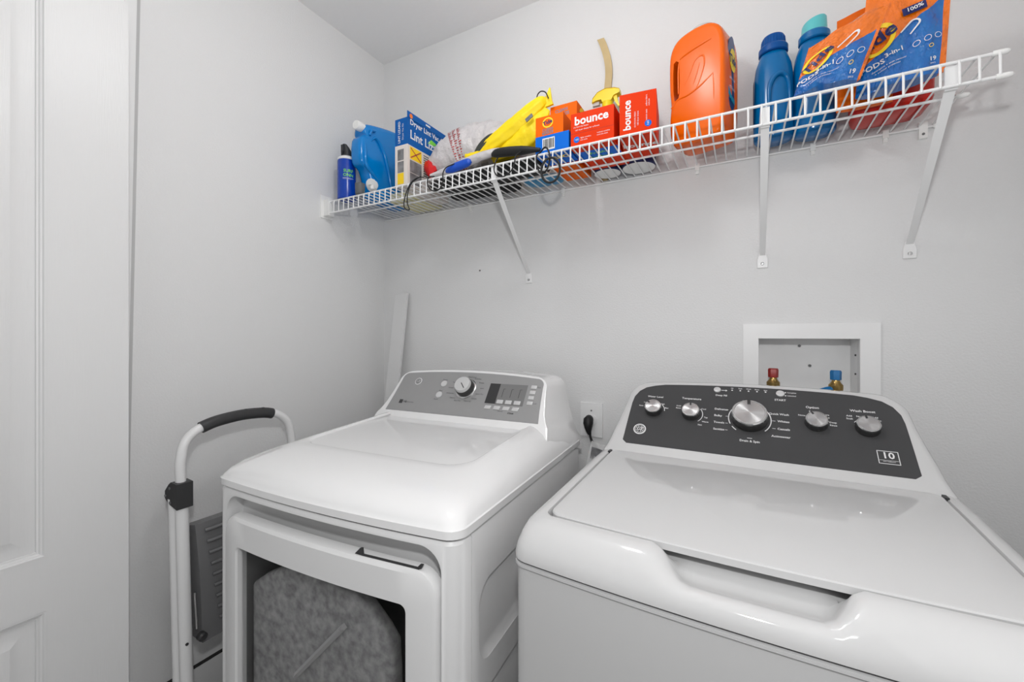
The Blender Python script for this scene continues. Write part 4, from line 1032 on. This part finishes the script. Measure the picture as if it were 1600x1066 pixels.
text_obj('lettering', [('Tide', 0.038, 0.092, 0.0155, 'CENTER', 12, 0.03)], fo_, M_navyp, t, 0.0012)
text_obj('lettering', [('CLEAN', 0.038, 0.072, 0.0105, 'CENTER', 3, 0.03), ('BREEZE', 0.038, 0.063, 0.0105, 'CENTER', 3, 0.03)], fo_, M_greyp, t, 0.0008)
text_obj('lettering', [('TURBO', 0.05, 0.03, 0.026, 'CENTER', 180, 0.03, -1)], b, M_tidey, t, 0.0005)
# taller orange carton behind it
t, f, r, b = carton(0.893, 0.978, -0.196, -0.06, 0.182, M_orange, 'dryer_sheet_box', 'taller plain orange carton standing behind the small orange and blue one')
text_obj('lettering', [('CLEAN', 0.036, 0.165, 0.013, 'CENTER', 4, 0.03), ('BREEZE', 0.040, 0.152, 0.013, 'CENTER', 4, 0.03)], f, M_greyp, t, 0.0005)
flat_obj('bullseye', [disc(0.05, 0.15, 0.03, 20)], r, M_tidey, t, 0.0005)
text_obj('lettering', [('Tide', 0.05, 0.15, 0.032, 'CENTER', 10, 0.03)], r, M_navyp, t, 0.0009)
# wide red carton
t, f, r, b = carton(0.992, 1.112, -0.283, -0.110, 0.096, M_rcard, 'dryer_sheet_box', 'low wide red carton with white lettering under the yellow sprayer')
flat_obj('lid_crease', [rect(0.0, 0.12, 0.0402, 0.041)], f, mat('crease_red', rgb(150, 30, 10), 0.5), t, 0.0003)
text_obj('lettering', [('bounce', 0.058, 0.073, 0.032, 'CENTER', 0, 0.03), ], f, M_print, t, 0.0006)
text_obj('small_lettering', [('OUTDOOR FRESH', 0.008, 0.057, 0.0052, 'LEFT'), ('160 dryer sheets for softness', 0.012, 0.049, 0.0058, 'LEFT'), ('fights wrinkles', 0.028, 0.026, 0.0052, 'LEFT'), ('and static', 0.028, 0.020, 0.0052, 'LEFT'), ('reduces wrinkles', 0.074, 0.030, 0.0052, 'LEFT'), ('controls static', 0.074, 0.024, 0.0052, 'LEFT')], f, M_print, t, 0.0005)
flat_obj('blue_seal', [disc(0.017, 0.023, 0.0085, 20)], f, M_blue2, t, 0.0005)
text_obj('seal_number', [('160', 0.017, 0.023, 0.008)], f, M_print, t, 0.0008)
flat_obj('blue_base_print', [rect(0.0, 0.12, 0.03, 0.10)], b, M_blue2, t, 0.0004)
text_obj('lettering', [('Outdoor', 0.06, 0.08, 0.02, 'CENTER', 180, 0.02, -1), ('Fresh', 0.06, 0.052, 0.02, 'CENTER', 180, 0.02, -1)], b, M_green, t, 0.0007)
# upright red carton
t, f, r, b = carton(1.128, 1.219, -0.288, -0.140, 0.110, M_rcard, 'dryer_sheet_box', 'tall upright red carton with sideways white lettering')
t.rotation_euler[2] = R(7)
text_obj('lettering', [('bounce', 0.020, 0.054, 0.026, 'CENTER', 90, 0.03)], f, M_print, t, 0.0006)
text_obj('small_lettering', [('OUTDOOR FRESH', 0.039, 0.02, 0.005, 'LEFT', 90), ('160 dryer sheets', 0.046, 0.024, 0.0055, 'LEFT', 90), ('controls static', 0.067, 0.032, 0.0052, 'LEFT', 90), ('softens fabric', 0.067, 0.070, 0.0055, 'LEFT', 90), ('reduces', 0.073, 0.070, 0.0055, 'LEFT', 90)], f, M_print, t, 0.0005)
flat_obj('blue_seal', [disc(0.071, 0.026, 0.0085, 20)], f, M_blue2, t, 0.0005)
text_obj('seal_number', [('160', 0.071, 0.026, 0.008, 'CENTER', 90)], f, M_print, t, 0.0008)
text_obj('lettering', [('bounce', 0.047, 0.06, 0.03, 'CENTER', 180, 0.03, -1)], b, M_print, t, 0.0005)

# ---- yellow trigger sprayer, wooden stick, blue domed bottle behind the cartons
t = thing('spray_bottle', 'blue spray bottle with a yellow trigger head behind the red carton', 'spray bottle', (1.032, -0.060, DZ))
lathe_obj('bottle_body', [(0.040, 0.0), (0.044, 0.004), (0.044, 0.14), (0.036, 0.17), (0.018, 0.20), (0.016, 0.21)], M_navyp, t, 32)
lathe_obj('base_plate', [(0.041, -0.0004), (0.041, 0.0)], M_white, t, 32)
lathe_obj('collar', [(0.017, 0.205), (0.0175, 0.225), (0.016, 0.228)], M_ydark, t, 20)
bm = bmesh.new()
ol = [(-0.048, 0.232), (-0.046, 0.246), (-0.030, 0.262), (-0.006, 0.268), (0.025, 0.263), (0.040, 0.256), (0.041, 0.244), (0.022, 0.240), (0.014, 0.226), (-0.014, 0.226), (-0.018, 0.236), (-0.036, 0.236)]
loft(bm, [[(x, -0.010, z) for x, z in ol], [(x, -0.0125, z) for x, z in ol], [(x, 0.0125, z) for x, z in ol]]); bevel(bm, 0.003, 2); obj_bm('spray_head', bm, M_ydark, t)
bm = bmesh.new(); ol = [(0.018, 0.244), (0.030, 0.246), (0.033, 0.225), (0.040, 0.205), (0.036, 0.203), (0.024, 0.222)]
loft(bm, [[(x, -0.007, z) for x, z in ol], [(x, 0.007, z) for x, z in ol]]); bevel(bm, 0.002, 1); obj_bm('trigger', bm, M_ydark, t)
bm = bmesh.new(); add_box(bm, -0.048, -0.026, -0.0055, 0.0055, 0.224, 0.235); bevel(bm, 0.002, 1); obj_bm('nozzle', bm, M_grycap, t)
S = smooth_path([(1.006, -0.006, DZ), (1.012, -0.006, 1.90), (1.016, -0.006, 2.03), (1.021, -0.006, 2.10), (1.016, -0.006, 2.15), (1.002, -0.006, 2.20), (0.993, -0.006, 2.222)], 5)
bm = bmesh.new()
loft(bm, [[p + Vector((-0.0115, -0.003, 0)), p + Vector((0.0115, -0.003, 0)), p + Vector((0.0115, 0.003, 0)), p + Vector((-0.0115, 0.003, 0))] for p in S]); bevel(bm, 0.0015, 1)
st = obj_bm('wooden_stick', bm, M_wood); tag(st, 'pale curved wooden stick standing against the wall behind the yellow sprayer', 'stick')
t = thing('starch_bottle', 'round navy container with white base behind the upright red carton', 'bottle', (1.129, -0.060, DZ))
lathe_obj('bottle_body', [(0.047, 0.0), (0.050, 0.004), (0.050, 0.15), (0.044, 0.18), (0.030, 0.200), (0.013, 0.209), (0.004, 0.210)], M_navyp, t, 36)
lathe_obj('base_plate', [(0.048, -0.0004), (0.048, 0.0)], M_white, t, 36)

# ---- orange detergent jug
t = thing('detergent_jug', 'big orange detergent jug with side handle and navy label', 'jug', (1.315, -0.13, DZ), R(-18))
t.scale = (0.93, 0.90, 1.0)
def jug_out(n=None):
    o = [(-0.052, 0.0), (0.052, 0.0), (0.070, 0.012), (0.077, 0.035), (0.079, 0.10), (0.079, 0.20), (0.076, 0.245), (0.066, 0.276), (0.044, 0.294), (0.015, 0.300), (-0.02, 0.299), (-0.05, 0.291), (-0.068, 0.274), (-0.077, 0.245), (-0.078, 0.19), (-0.0765, 0.15), (-0.073, 0.115), (-0.076, 0.08), (-0.075, 0.035), (-0.068, 0.012)]
    return smooth_path([(x, z, 0) for x, z in o], 3, True)
hole = [(-0.062, 0.228), (-0.054, 0.232), (-0.047, 0.226), (-0.044, 0.205), (-0.044, 0.17), (-0.045, 0.14), (-0.049, 0.125), (-0.056, 0.122), (-0.061, 0.128), (-0.063, 0.15), (-0.0635, 0.175), (-0.0635, 0.20)]
O = jug_out()
def jring(s, y):
    return [(p.x * s, y, max(0.0, 0.15 + (p.y - 0.15) * (1 - (1 - s) * 0.6))) for p in O]
bm = bmesh.new()
loft(bm, [jring(0.86, -0.058), jring(0.93, -0.0565), jring(0.97, -0.053), jring(0.99, -0.046), jring(1.0, -0.034), jring(1.0, 0.034), jring(0.99, 0.046), jring(0.97, 0.053), jring(0.93, 0.0565), jring(0.86, 0.058)])
jb = obj_bm('jug_body', bm, M_jugor, t, 60)
bm = bmesh.new(); loft(bm, [[(x, -0.08, z) for x, z in hole], [(x, 0.08, z) for x, z in hole]])
bpy.context.view_layer.update()
cut(jb, bm)
for p in jb.data.polygons: p.use_smooth = True
jb.data.set_sharp_from_angle(angle=R(50))
# raised outlines moulded into the front
for nm, pts, rr_ in (('moulded_panel', [(-0.044, 0.232), (-0.020, 0.240), (0.02, 0.246), (0.045, 0.248)], 0.004), ('moulded_panel', [(-0.044, 0.232), (-0.048, 0.20), (-0.048, 0.14)], 0.003),
                  ('moulded_curve', [(-0.070, 0.108), (-0.05, 0.125), (-0.02, 0.127), (0.015, 0.138), (0.05, 0.158)], 0.003), ('moulded_curve', [(0.05, 0.158), (0.052, 0.12), (0.052, 0.09)], 0.002),
                  ('moulded_loop', [(0.0, 0.13), (0.012, 0.15), (0.026, 0.19), (0.022, 0.215), (0.0, 0.21), (-0.015, 0.18), (-0.03, 0.155)], 0.0025), ('moulded_loop', [(-0.004, 0.15), (0.004, 0.17), (0.014, 0.20)], 0.002)):
    pth = smooth_path([(x, -0.0572, z) for x, z in pts], 5)
    bm = bmesh.new(); tube(bm, pth, [rr_ * (0.35 + 0.65 * math.sin(math.pi * (0.1 + 0.8 * i / (len(pth) - 1)))) for i in range(len(pth))], 8, flat=1); obj_bm(nm, bm, M_jugor, t, 70)
lf = lambda u, v, d=0: Vector((0.0795 + d - 0.06 * (u / 0.06) ** 2 * 0.12, u, v))
lab = disc(0.0, 0.165, 0.036, 28, 0.095)
bm = bmesh.new(); loft(bm, [[lf(u, v, -0.002) for u, v in lab], [lf(u, v, 0.0006) for u, v in lab]]); lb = obj_bm('label', bm, M_navy, t)
flat_obj('label_arc', strip([(-0.03, 0.12), (-0.01, 0.10), (0.02, 0.095)], 0.014), lf, M_teallab, lb, 0.0012)
flat_obj('bullseye', [disc(0.006, 0.20, 0.024, 24, 0.030)], lf, M_tidey, lb, 0.0012)
text_obj('lettering', [('Tide', 0.006, 0.20, 0.030, 'CENTER', 0, 0.03), ], lf, M_navyp, lb, 0.0016)
text_obj('small_lettering', [('ultra oxi', 0.0, 0.15, 0.012), ('92 loads', 0.0, 0.125, 0.012)], lf, M_print, lb, 0.0016)
bm = bmesh.new(); lathe(bm, [(0.034, 0.288), (0.036, 0.294), (0.036, 0.312), (0.033, 0.316)], 36, (0.0, 0, 0)); cp = obj_bm('screw_cap', bm, M_grycap, t)
for k in range(18):
    a = 2 * math.pi * k / 18
    bm = bmesh.new(); tube(bm, [(0.036 * math.cos(a), 0.036 * math.sin(a), 0.296), (0.036 * math.cos(a), 0.036 * math.sin(a), 0.311)], 0.0012, 5); obj_bm('cap_rib', bm, M_grycap, cp, 60)

# ---- two blue softener bottles
def softener(x, y, h, r, cap_m, cap_h, label, labelled, cap_tilt=0):
    t = thing('softener_bottle', label, 'bottle', (x, y, DZ))
    hb = h - cap_h
    prof_ = [(r * 0.9, 0.0), (r, 0.006), (r * 1.02, 0.05), (r * 1.0, hb * 0.5), (r * 0.98, hb * 0.70), (r * 0.9, hb * 0.82), (r * 0.72, hb * 0.92), (r * 0.66, hb * 0.95), (r * 0.66, hb)]
    bm = bmesh.new(); lathe(bm, prof_, 40)
    for v in bm.verts: v.co.y *= 0.84
    bd_ = obj_bm('bottle_body', bm, M_soft, t, 60)
    cr = r * 0.62
    lathe_obj('neck_ring', [(cr * 1.12, hb * 0.95), (cr * 1.2, hb * 0.96), (cr * 1.2, hb + 0.004), (cr * 1.1, hb + 0.008)], M_softcap if cap_m is M_softcap else M_soft, t, 32)
    bm = bmesh.new()
    top = hb + cap_h
    loft(bm, [[(u, v, zz + (cap_tilt * u if zz > hb + 0.01 else 0)) for u, v in disc(0, 0, rr, 36)] for zz, rr in ((hb + 0.002, cr), (top - 0.004, cr * 0.93), (top, cr * 0.86))])
    cp_ = obj_bm('screw_cap', bm, cap_m, t, 40)
    for k in range(24):
        a = 2 * math.pi * k / 24
        if labelled:
            bm = bmesh.new(); tube(bm, [(cr * 0.99 * math.cos(a), cr * 0.99 * math.sin(a), hb + 0.012), (cr * 0.94 * math.cos(a), cr * 0.94 * math.sin(a), top - 0.006)], 0.0011, 5); obj_bm('cap_rib', bm, cap_m, cp_, 60)
    return t
t = softener(1.481, -0.069, 0.276, 0.0455, M_softcap, 0.034, 'front blue softener bottle with a dark blue cap behind the middle brace', True)
# moulded handle arch on the front bottle
pth = smooth_path([(-0.010, -0.0385, 0.03), (-0.012, -0.0405, 0.09), (-0.010, -0.041, 0.13), (0.0, -0.041, 0.152), (0.015, -0.038, 0.160), (0.028, -0.031, 0.150), (0.034, -0.026, 0.12), (0.036, -0.026, 0.06)], 5)
bm = bmesh.new(); tube(bm, pth, [0.003 + 0.0035 * math.sin(math.pi * i / (len(pth) - 1)) for i in range(len(pth))], 10); obj_bm('handle_arch', bm, M_soft, t, 70)
lb = flat_obj('label', [[(u, v) for u, v in ((-0.035, 0.05), (-0.012, 0.05), (-0.008, 0.10), (-0.012, 0.15), (-0.035, 0.17))]], lambda u, v, d=0: Vector((-(0.0465 + d) * math.cos((u + 0.02) / 0.046), -0.0395 * math.sin((u + 0.045) / 0.046) * 1.0 - d, v)), M_navyp, t, 0.001)
softener(1.571, -0.062, 0.292, 0.046, M_teal, 0.042, 'rear blue softener bottle with a pale teal cap behind the pods pouches', False, 0.25)

# ---- red tub
t = thing('detergent_tub', 'red plastic tub under the pods pouches at the right end', 'tub', (1.712, -0.088, DZ))
bm = bmesh.new()
def tr(x, y, r, z): return [(a, b, z) for a, b in rrect(-x, x, -y, y, r, 6)]
loft(bm, [tr(0.058, 0.046, 0.02, 0.0), tr(0.066, 0.054, 0.026, 0.004), tr(0.070, 0.058, 0.03, 0.016), tr(0.072, 0.060, 0.03, 0.09)]); obj_bm('tub_body', bm, M_tub, t, 50)
bm = bmesh.new(); loft(bm, [tr(0.074, 0.062, 0.03, 0.088), tr(0.075, 0.063, 0.03, 0.092), tr(0.075, 0.063, 0.03, 0.108), tr(0.070, 0.058, 0.03, 0.112)]); obj_bm('tub_lid', bm, M_bootor, t, 50)

# ---- pods pouches
def pouch_mat(name, a, b, c, edge, base=rgb(246, 120, 18)):
    """orange film with a blue field below a slanted wavy line (print), from the uv of the pouch"""
    m = bpy.data.materials.new(name); m.use_nodes = True; nt = m.node_tree; N = nt.nodes; L = nt.links
    bs = N['Principled BSDF']; bs.inputs['Roughness'].default_value = 0.13; bs.inputs['Coat Weight'].default_value = 0.4
    uv = N.new('ShaderNodeUVMap'); sep = N.new('ShaderNodeSeparateXYZ'); L.new(uv.outputs[0], sep.inputs[0])
    nz = N.new('ShaderNodeTexNoise'); nz.inputs['Scale'].default_value = 3.5; nz.inputs['Detail'].default_value = 2; L.new(uv.outputs[0], nz.inputs['Vector'])
    def math_(op, x, y):
        n = N.new('ShaderNodeMath'); n.operation = op
        for i, v in enumerate((x, y)):
            if isinstance(v, (int, float)): n.inputs[i].default_value = v
            else: L.new(v, n.inputs[i])
        return n.outputs[0]
    line = math_('ADD', math_('MULTIPLY', sep.outputs[0], b), a)
    line = math_('ADD', line, math_('MULTIPLY', math_('SUBTRACT', nz.outputs['Fac'], 0.5), c))
    isblue = math_('MULTIPLY', math_('LESS_THAN', sep.outputs[1], line), math_('LESS_THAN', sep.outputs[0], edge))
    ramp = N.new('ShaderNodeMix'); ramp.data_type = 'RGBA'
    ramp.inputs['A'].default_value = rgb(0, 74, 168); ramp.inputs['B'].default_value = rgb(0, 122, 190)
    n2 = N.new('ShaderNodeTexNoise'); n2.inputs['Scale'].default_value = 5; L.new(uv.outputs[0], n2.inputs['Vector']); L.new(n2.outputs['Fac'], ramp.inputs['Factor'])
    mx = N.new('ShaderNodeMix'); mx.data_type = 'RGBA'; mx.inputs['A'].default_value = base
    L.new(isblue, mx.inputs['Factor']); L.new(ramp.outputs['Result'], mx.inputs['B']); L.new(mx.outputs['Result'], bs.inputs['Base Color'])
    bp = N.new('ShaderNodeBump'); bp.inputs['Strength'].default_value = 0.8; bp.inputs['Distance'].default_value = 0.015
    n3 = N.new('ShaderNodeTexNoise'); n3.inputs['Scale'].default_value = 9; n3.inputs['Detail'].default_value = 3; L.new(uv.outputs[0], n3.inputs['Vector'])
    L.new(n3.outputs['Fac'], bp.inputs['Height']); L.new(bp.outputs[0], bs.inputs['Normal'])
    return m
def pouch(name, label, BL, BR, TR, TL, puff, m, base_d=0.05, dent=0.0055, bulge_r=0.0, bottom=True):
    BL, BR, TR, TL = map(Vector, (BL, BR, TR, TL))
    org = (BL + BR) / 2; org.z = DZ
    n_ = (BR - BL).cross(TL - BL).normalized()
    if n_.y > 0: n_ = -n_
    def base(u, v):
        p = BL.lerp(BR, u).lerp(TL.lerp(TR, u), v)
        p = p + (BR - BL).normalized() * (bulge_r * math.sin(math.pi * v) * (u - 0.5) * -2)
        return p
    def front(u, v, d=0):
        k = (math.sin(math.pi * min(max(u, 0), 1)) ** 0.6 if 0 < u < 1 else 0) * (1 - v) ** 0.55 * (0.35 + 0.65 * min(1, v / 0.08 + 0.5))
        w = dent * (math.sin(11 * u + 7 * v) * math.sin(6 * v - 5 * u)) * (1 if 0.03 < u < 0.97 else 0)
        return base(u, v) + n_ * (puff * k + w + d) - org
    def rear(u, v):
        k = (math.sin(math.pi * u) ** 0.6 if 0 < u < 1 else 0) * max(0, 1 - v) ** 0.7
        return base(u, v) - n_ * (0.0012 + base_d * k) - org
    N = 18
    V, Fc, UV = [], [], []
    for j in range(N + 1):
        for i in range(N + 1): V.append(front(i / N, j / N)); UV.append((i / N, j / N))
    off = len(V)
    for j in range(N + 1):
        for i in range(N + 1): V.append(rear(i / N, j / N)); UV.append((i / N, j / N))
    def id_(s, i, j): return s * off + j * (N + 1) + i
    for j in range(N):
        for i in range(N):
            Fc.append((id_(0, i, j), id_(0, i+1, j), id_(0, i+1, j+1), id_(0, i, j+1)))
            Fc.append((id_(1, i, j), id_(1, i, j+1), id_(1, i+1, j+1), id_(1, i+1, j)))
    for i in range(N):
        Fc.append((id_(0, i, N), id_(0, i+1, N), id_(1, i+1, N), id_(1, i, N)))
        Fc.append((id_(0, i, i * 0), id_(1, i, 0), id_(1, i+1, 0), id_(0, i+1, 0)))
        Fc.append((id_(0, 0, i), id_(0, 0, i+1), id_(1, 0, i+1), id_(1, 0, i)))
        Fc.append((id_(0, N, i), id_(1, N, i), id_(1, N, i+1), id_(0, N, i+1)))
    t = thing(name, label, 'pouch', org)
    me = bpy.data.meshes.new('pouch_film'); me.from_pydata([tuple(v) for v in V], [], Fc)
    uvl = me.uv_layers.new(name='UVMap')
    for lp_ in me.loops: uvl.data[lp_.index].uv = UV[lp_.vertex_index]
    link('pouch_film', me, t, m, 50)
    return t, (lambda u, v, d=0: front(u, v, d))
M_p1 = pouch_mat('pouch_print_a', 0.34, 0.30, 0.10, 0.955, rgb(238, 116, 4))
M_p2 = pouch_mat('pouch_print_b', 0.20, 0.50, 0.10, 0.93, rgb(238, 116, 4))
M_p3 = mat('pouch_plain_orange', rgb(222, 100, 4), 0.35, spec=0.3)
M_gus = mat('pouch_gusset_grey', rgb(70, 72, 78), 0.35)
white_edge = M_print

t1, g1 = pouch('detergent_pouch', 'front orange and blue pods pouch, slumped towards the blue bottles', (1.509, -0.262, DZ + 0.018), (1.622, -0.282, DZ + 0.014), (1.676, -0.268, 1.920), (1.538, -0.255, 1.868), 0.020, M_p1, 0.022)
t2, g2 = pouch('detergent_pouch', 'right-hand orange and blue pods pouch at the shelf end', (1.624, -0.226, DZ), (1.766, -0.230, DZ + 0.016), (1.783, -0.216, 2.0), (1.650, -0.210, 2.005), 0.016, M_p2, 0.026)
t3, g3 = pouch('detergent_pouch', 'plain orange top of a pouch showing behind the front pods pouch', (1.600, -0.168, DZ + 0.002), (1.70, -0.170, DZ + 0.002), (1.700, -0.168, 1.988), (1.602, -0.166, 1.962), 0.005, M_p3, 0.008, 0.001)
def uvs(g, sx, sy, u0, v0, rot=0):
    c, s = math.cos(R(rot)), math.sin(R(rot))
    return lambda x, y, d=0: g(u0 + (x * c - y * s) / sx, v0 + (x * s + y * c) / sy, d)
for t, g, w, h, T, PO, N3, N19, IC, SW, rt, rs in ((t1, g1, 0.125, 0.135, (0.23, 0.52), (0.17, 0.20), (0.40, 0.31), (0.85, 0.09), (0.73, 0.34), (0.66, 0.66), 38, 0.026),
                                  (t2, g2, 0.145, 0.25, (0.16, 0.43), (0.16, 0.20), (0.40, 0.275), (0.84, 0.12), (0.76, 0.30), (0.60, 0.47), 26, 0.034)):
    f1 = uvs(g, w, h, T[0], T[1], rt)
    flat_obj('bullseye', [[p for p in arc(0, 0, rs, 0, 180, 16)] + [p for p in arc(0, 0, rs * 0.76, 180, 0, 16)], [p for p in arc(0, 0, rs, 180, 360, 16)] + [p for p in arc(0, 0, rs * 0.76, 360, 180, 16)]], f1, M_tidey, t, 0.0022)
    text_obj('lettering', [('Tide', 0, 0, rs * 1.15, 'CENTER', 0, 0.03)], f1, M_navyp, t, 0.0035)
    f2 = uvs(g, w, h, PO[0], PO[1], 16)
    text_obj('white_lettering', [('PODS', 0.0, 0.0, 0.016, 'CENTER', 0, 0.02), ('detergent + stain remover', -0.004, -0.013, 0.0055, 'LEFT'), ('+ colour protector', 0.0, -0.020, 0.0055, 'LEFT')], f2, M_print, t, 0.003)
    text_obj('white_lettering', [('3-in-1', 0, 0, 0.014, 'CENTER', 0, 0.02)], uvs(g, w, h, N3[0], N3[1], 16), M_print, t, 0.003)
    f3 = uvs(g, w, h, N19[0], N19[1], 6)
    text_obj('count_lettering', [('19', 0, 0, 0.012, 'CENTER', 0, 0.02), ('pacs', 0, -0.009, 0.005)], f3, M_print, t, 0.003)
    f4 = uvs(g, w, h, IC[0], IC[1], 10)
    flat_obj('round_icons', [q_ for cx_ in (-0.017, 0.0, 0.017) for q_ in strip(arc(cx_, 0, 0.0055, 0, 360, 16), 0.001)], f4, M_print, t, 0.003)
    flat_obj('small_icons', strip(arc(0.004, -0.018, 0.0035, 0, 360, 12), 0.001), f4, M_tidey, t, 0.003)
    f5 = uvs(g, w, h, SW[0], SW[1], -38)
    flat_obj('white_swirl', [[p for p in arc(0, 0, 0.010, 0, 180, 10)] + [(-0.010, -0.024), (-0.0075, -0.024)] + [p for p in arc(0, 0, 0.0065, 180, 0, 10)] + [(0.0075, -0.02), (0.010, -0.02)]], f5, M_print, t, 0.003)
f6 = uvs(g2, 0.145, 0.25, 0.56, 0.60, 12)
flat_obj('badge_100', [rect(-0.016, 0.024, -0.009, 0.009)], f6, M_navyp, t2, 0.003)
text_obj('badge_lettering', [('100%', 0.004, 0.0, 0.013, 'CENTER', 0, 0.02)], f6, M_print, t2, 0.008)

bpy.data.objects.remove(_to); bpy.data.curves.remove(_tc)
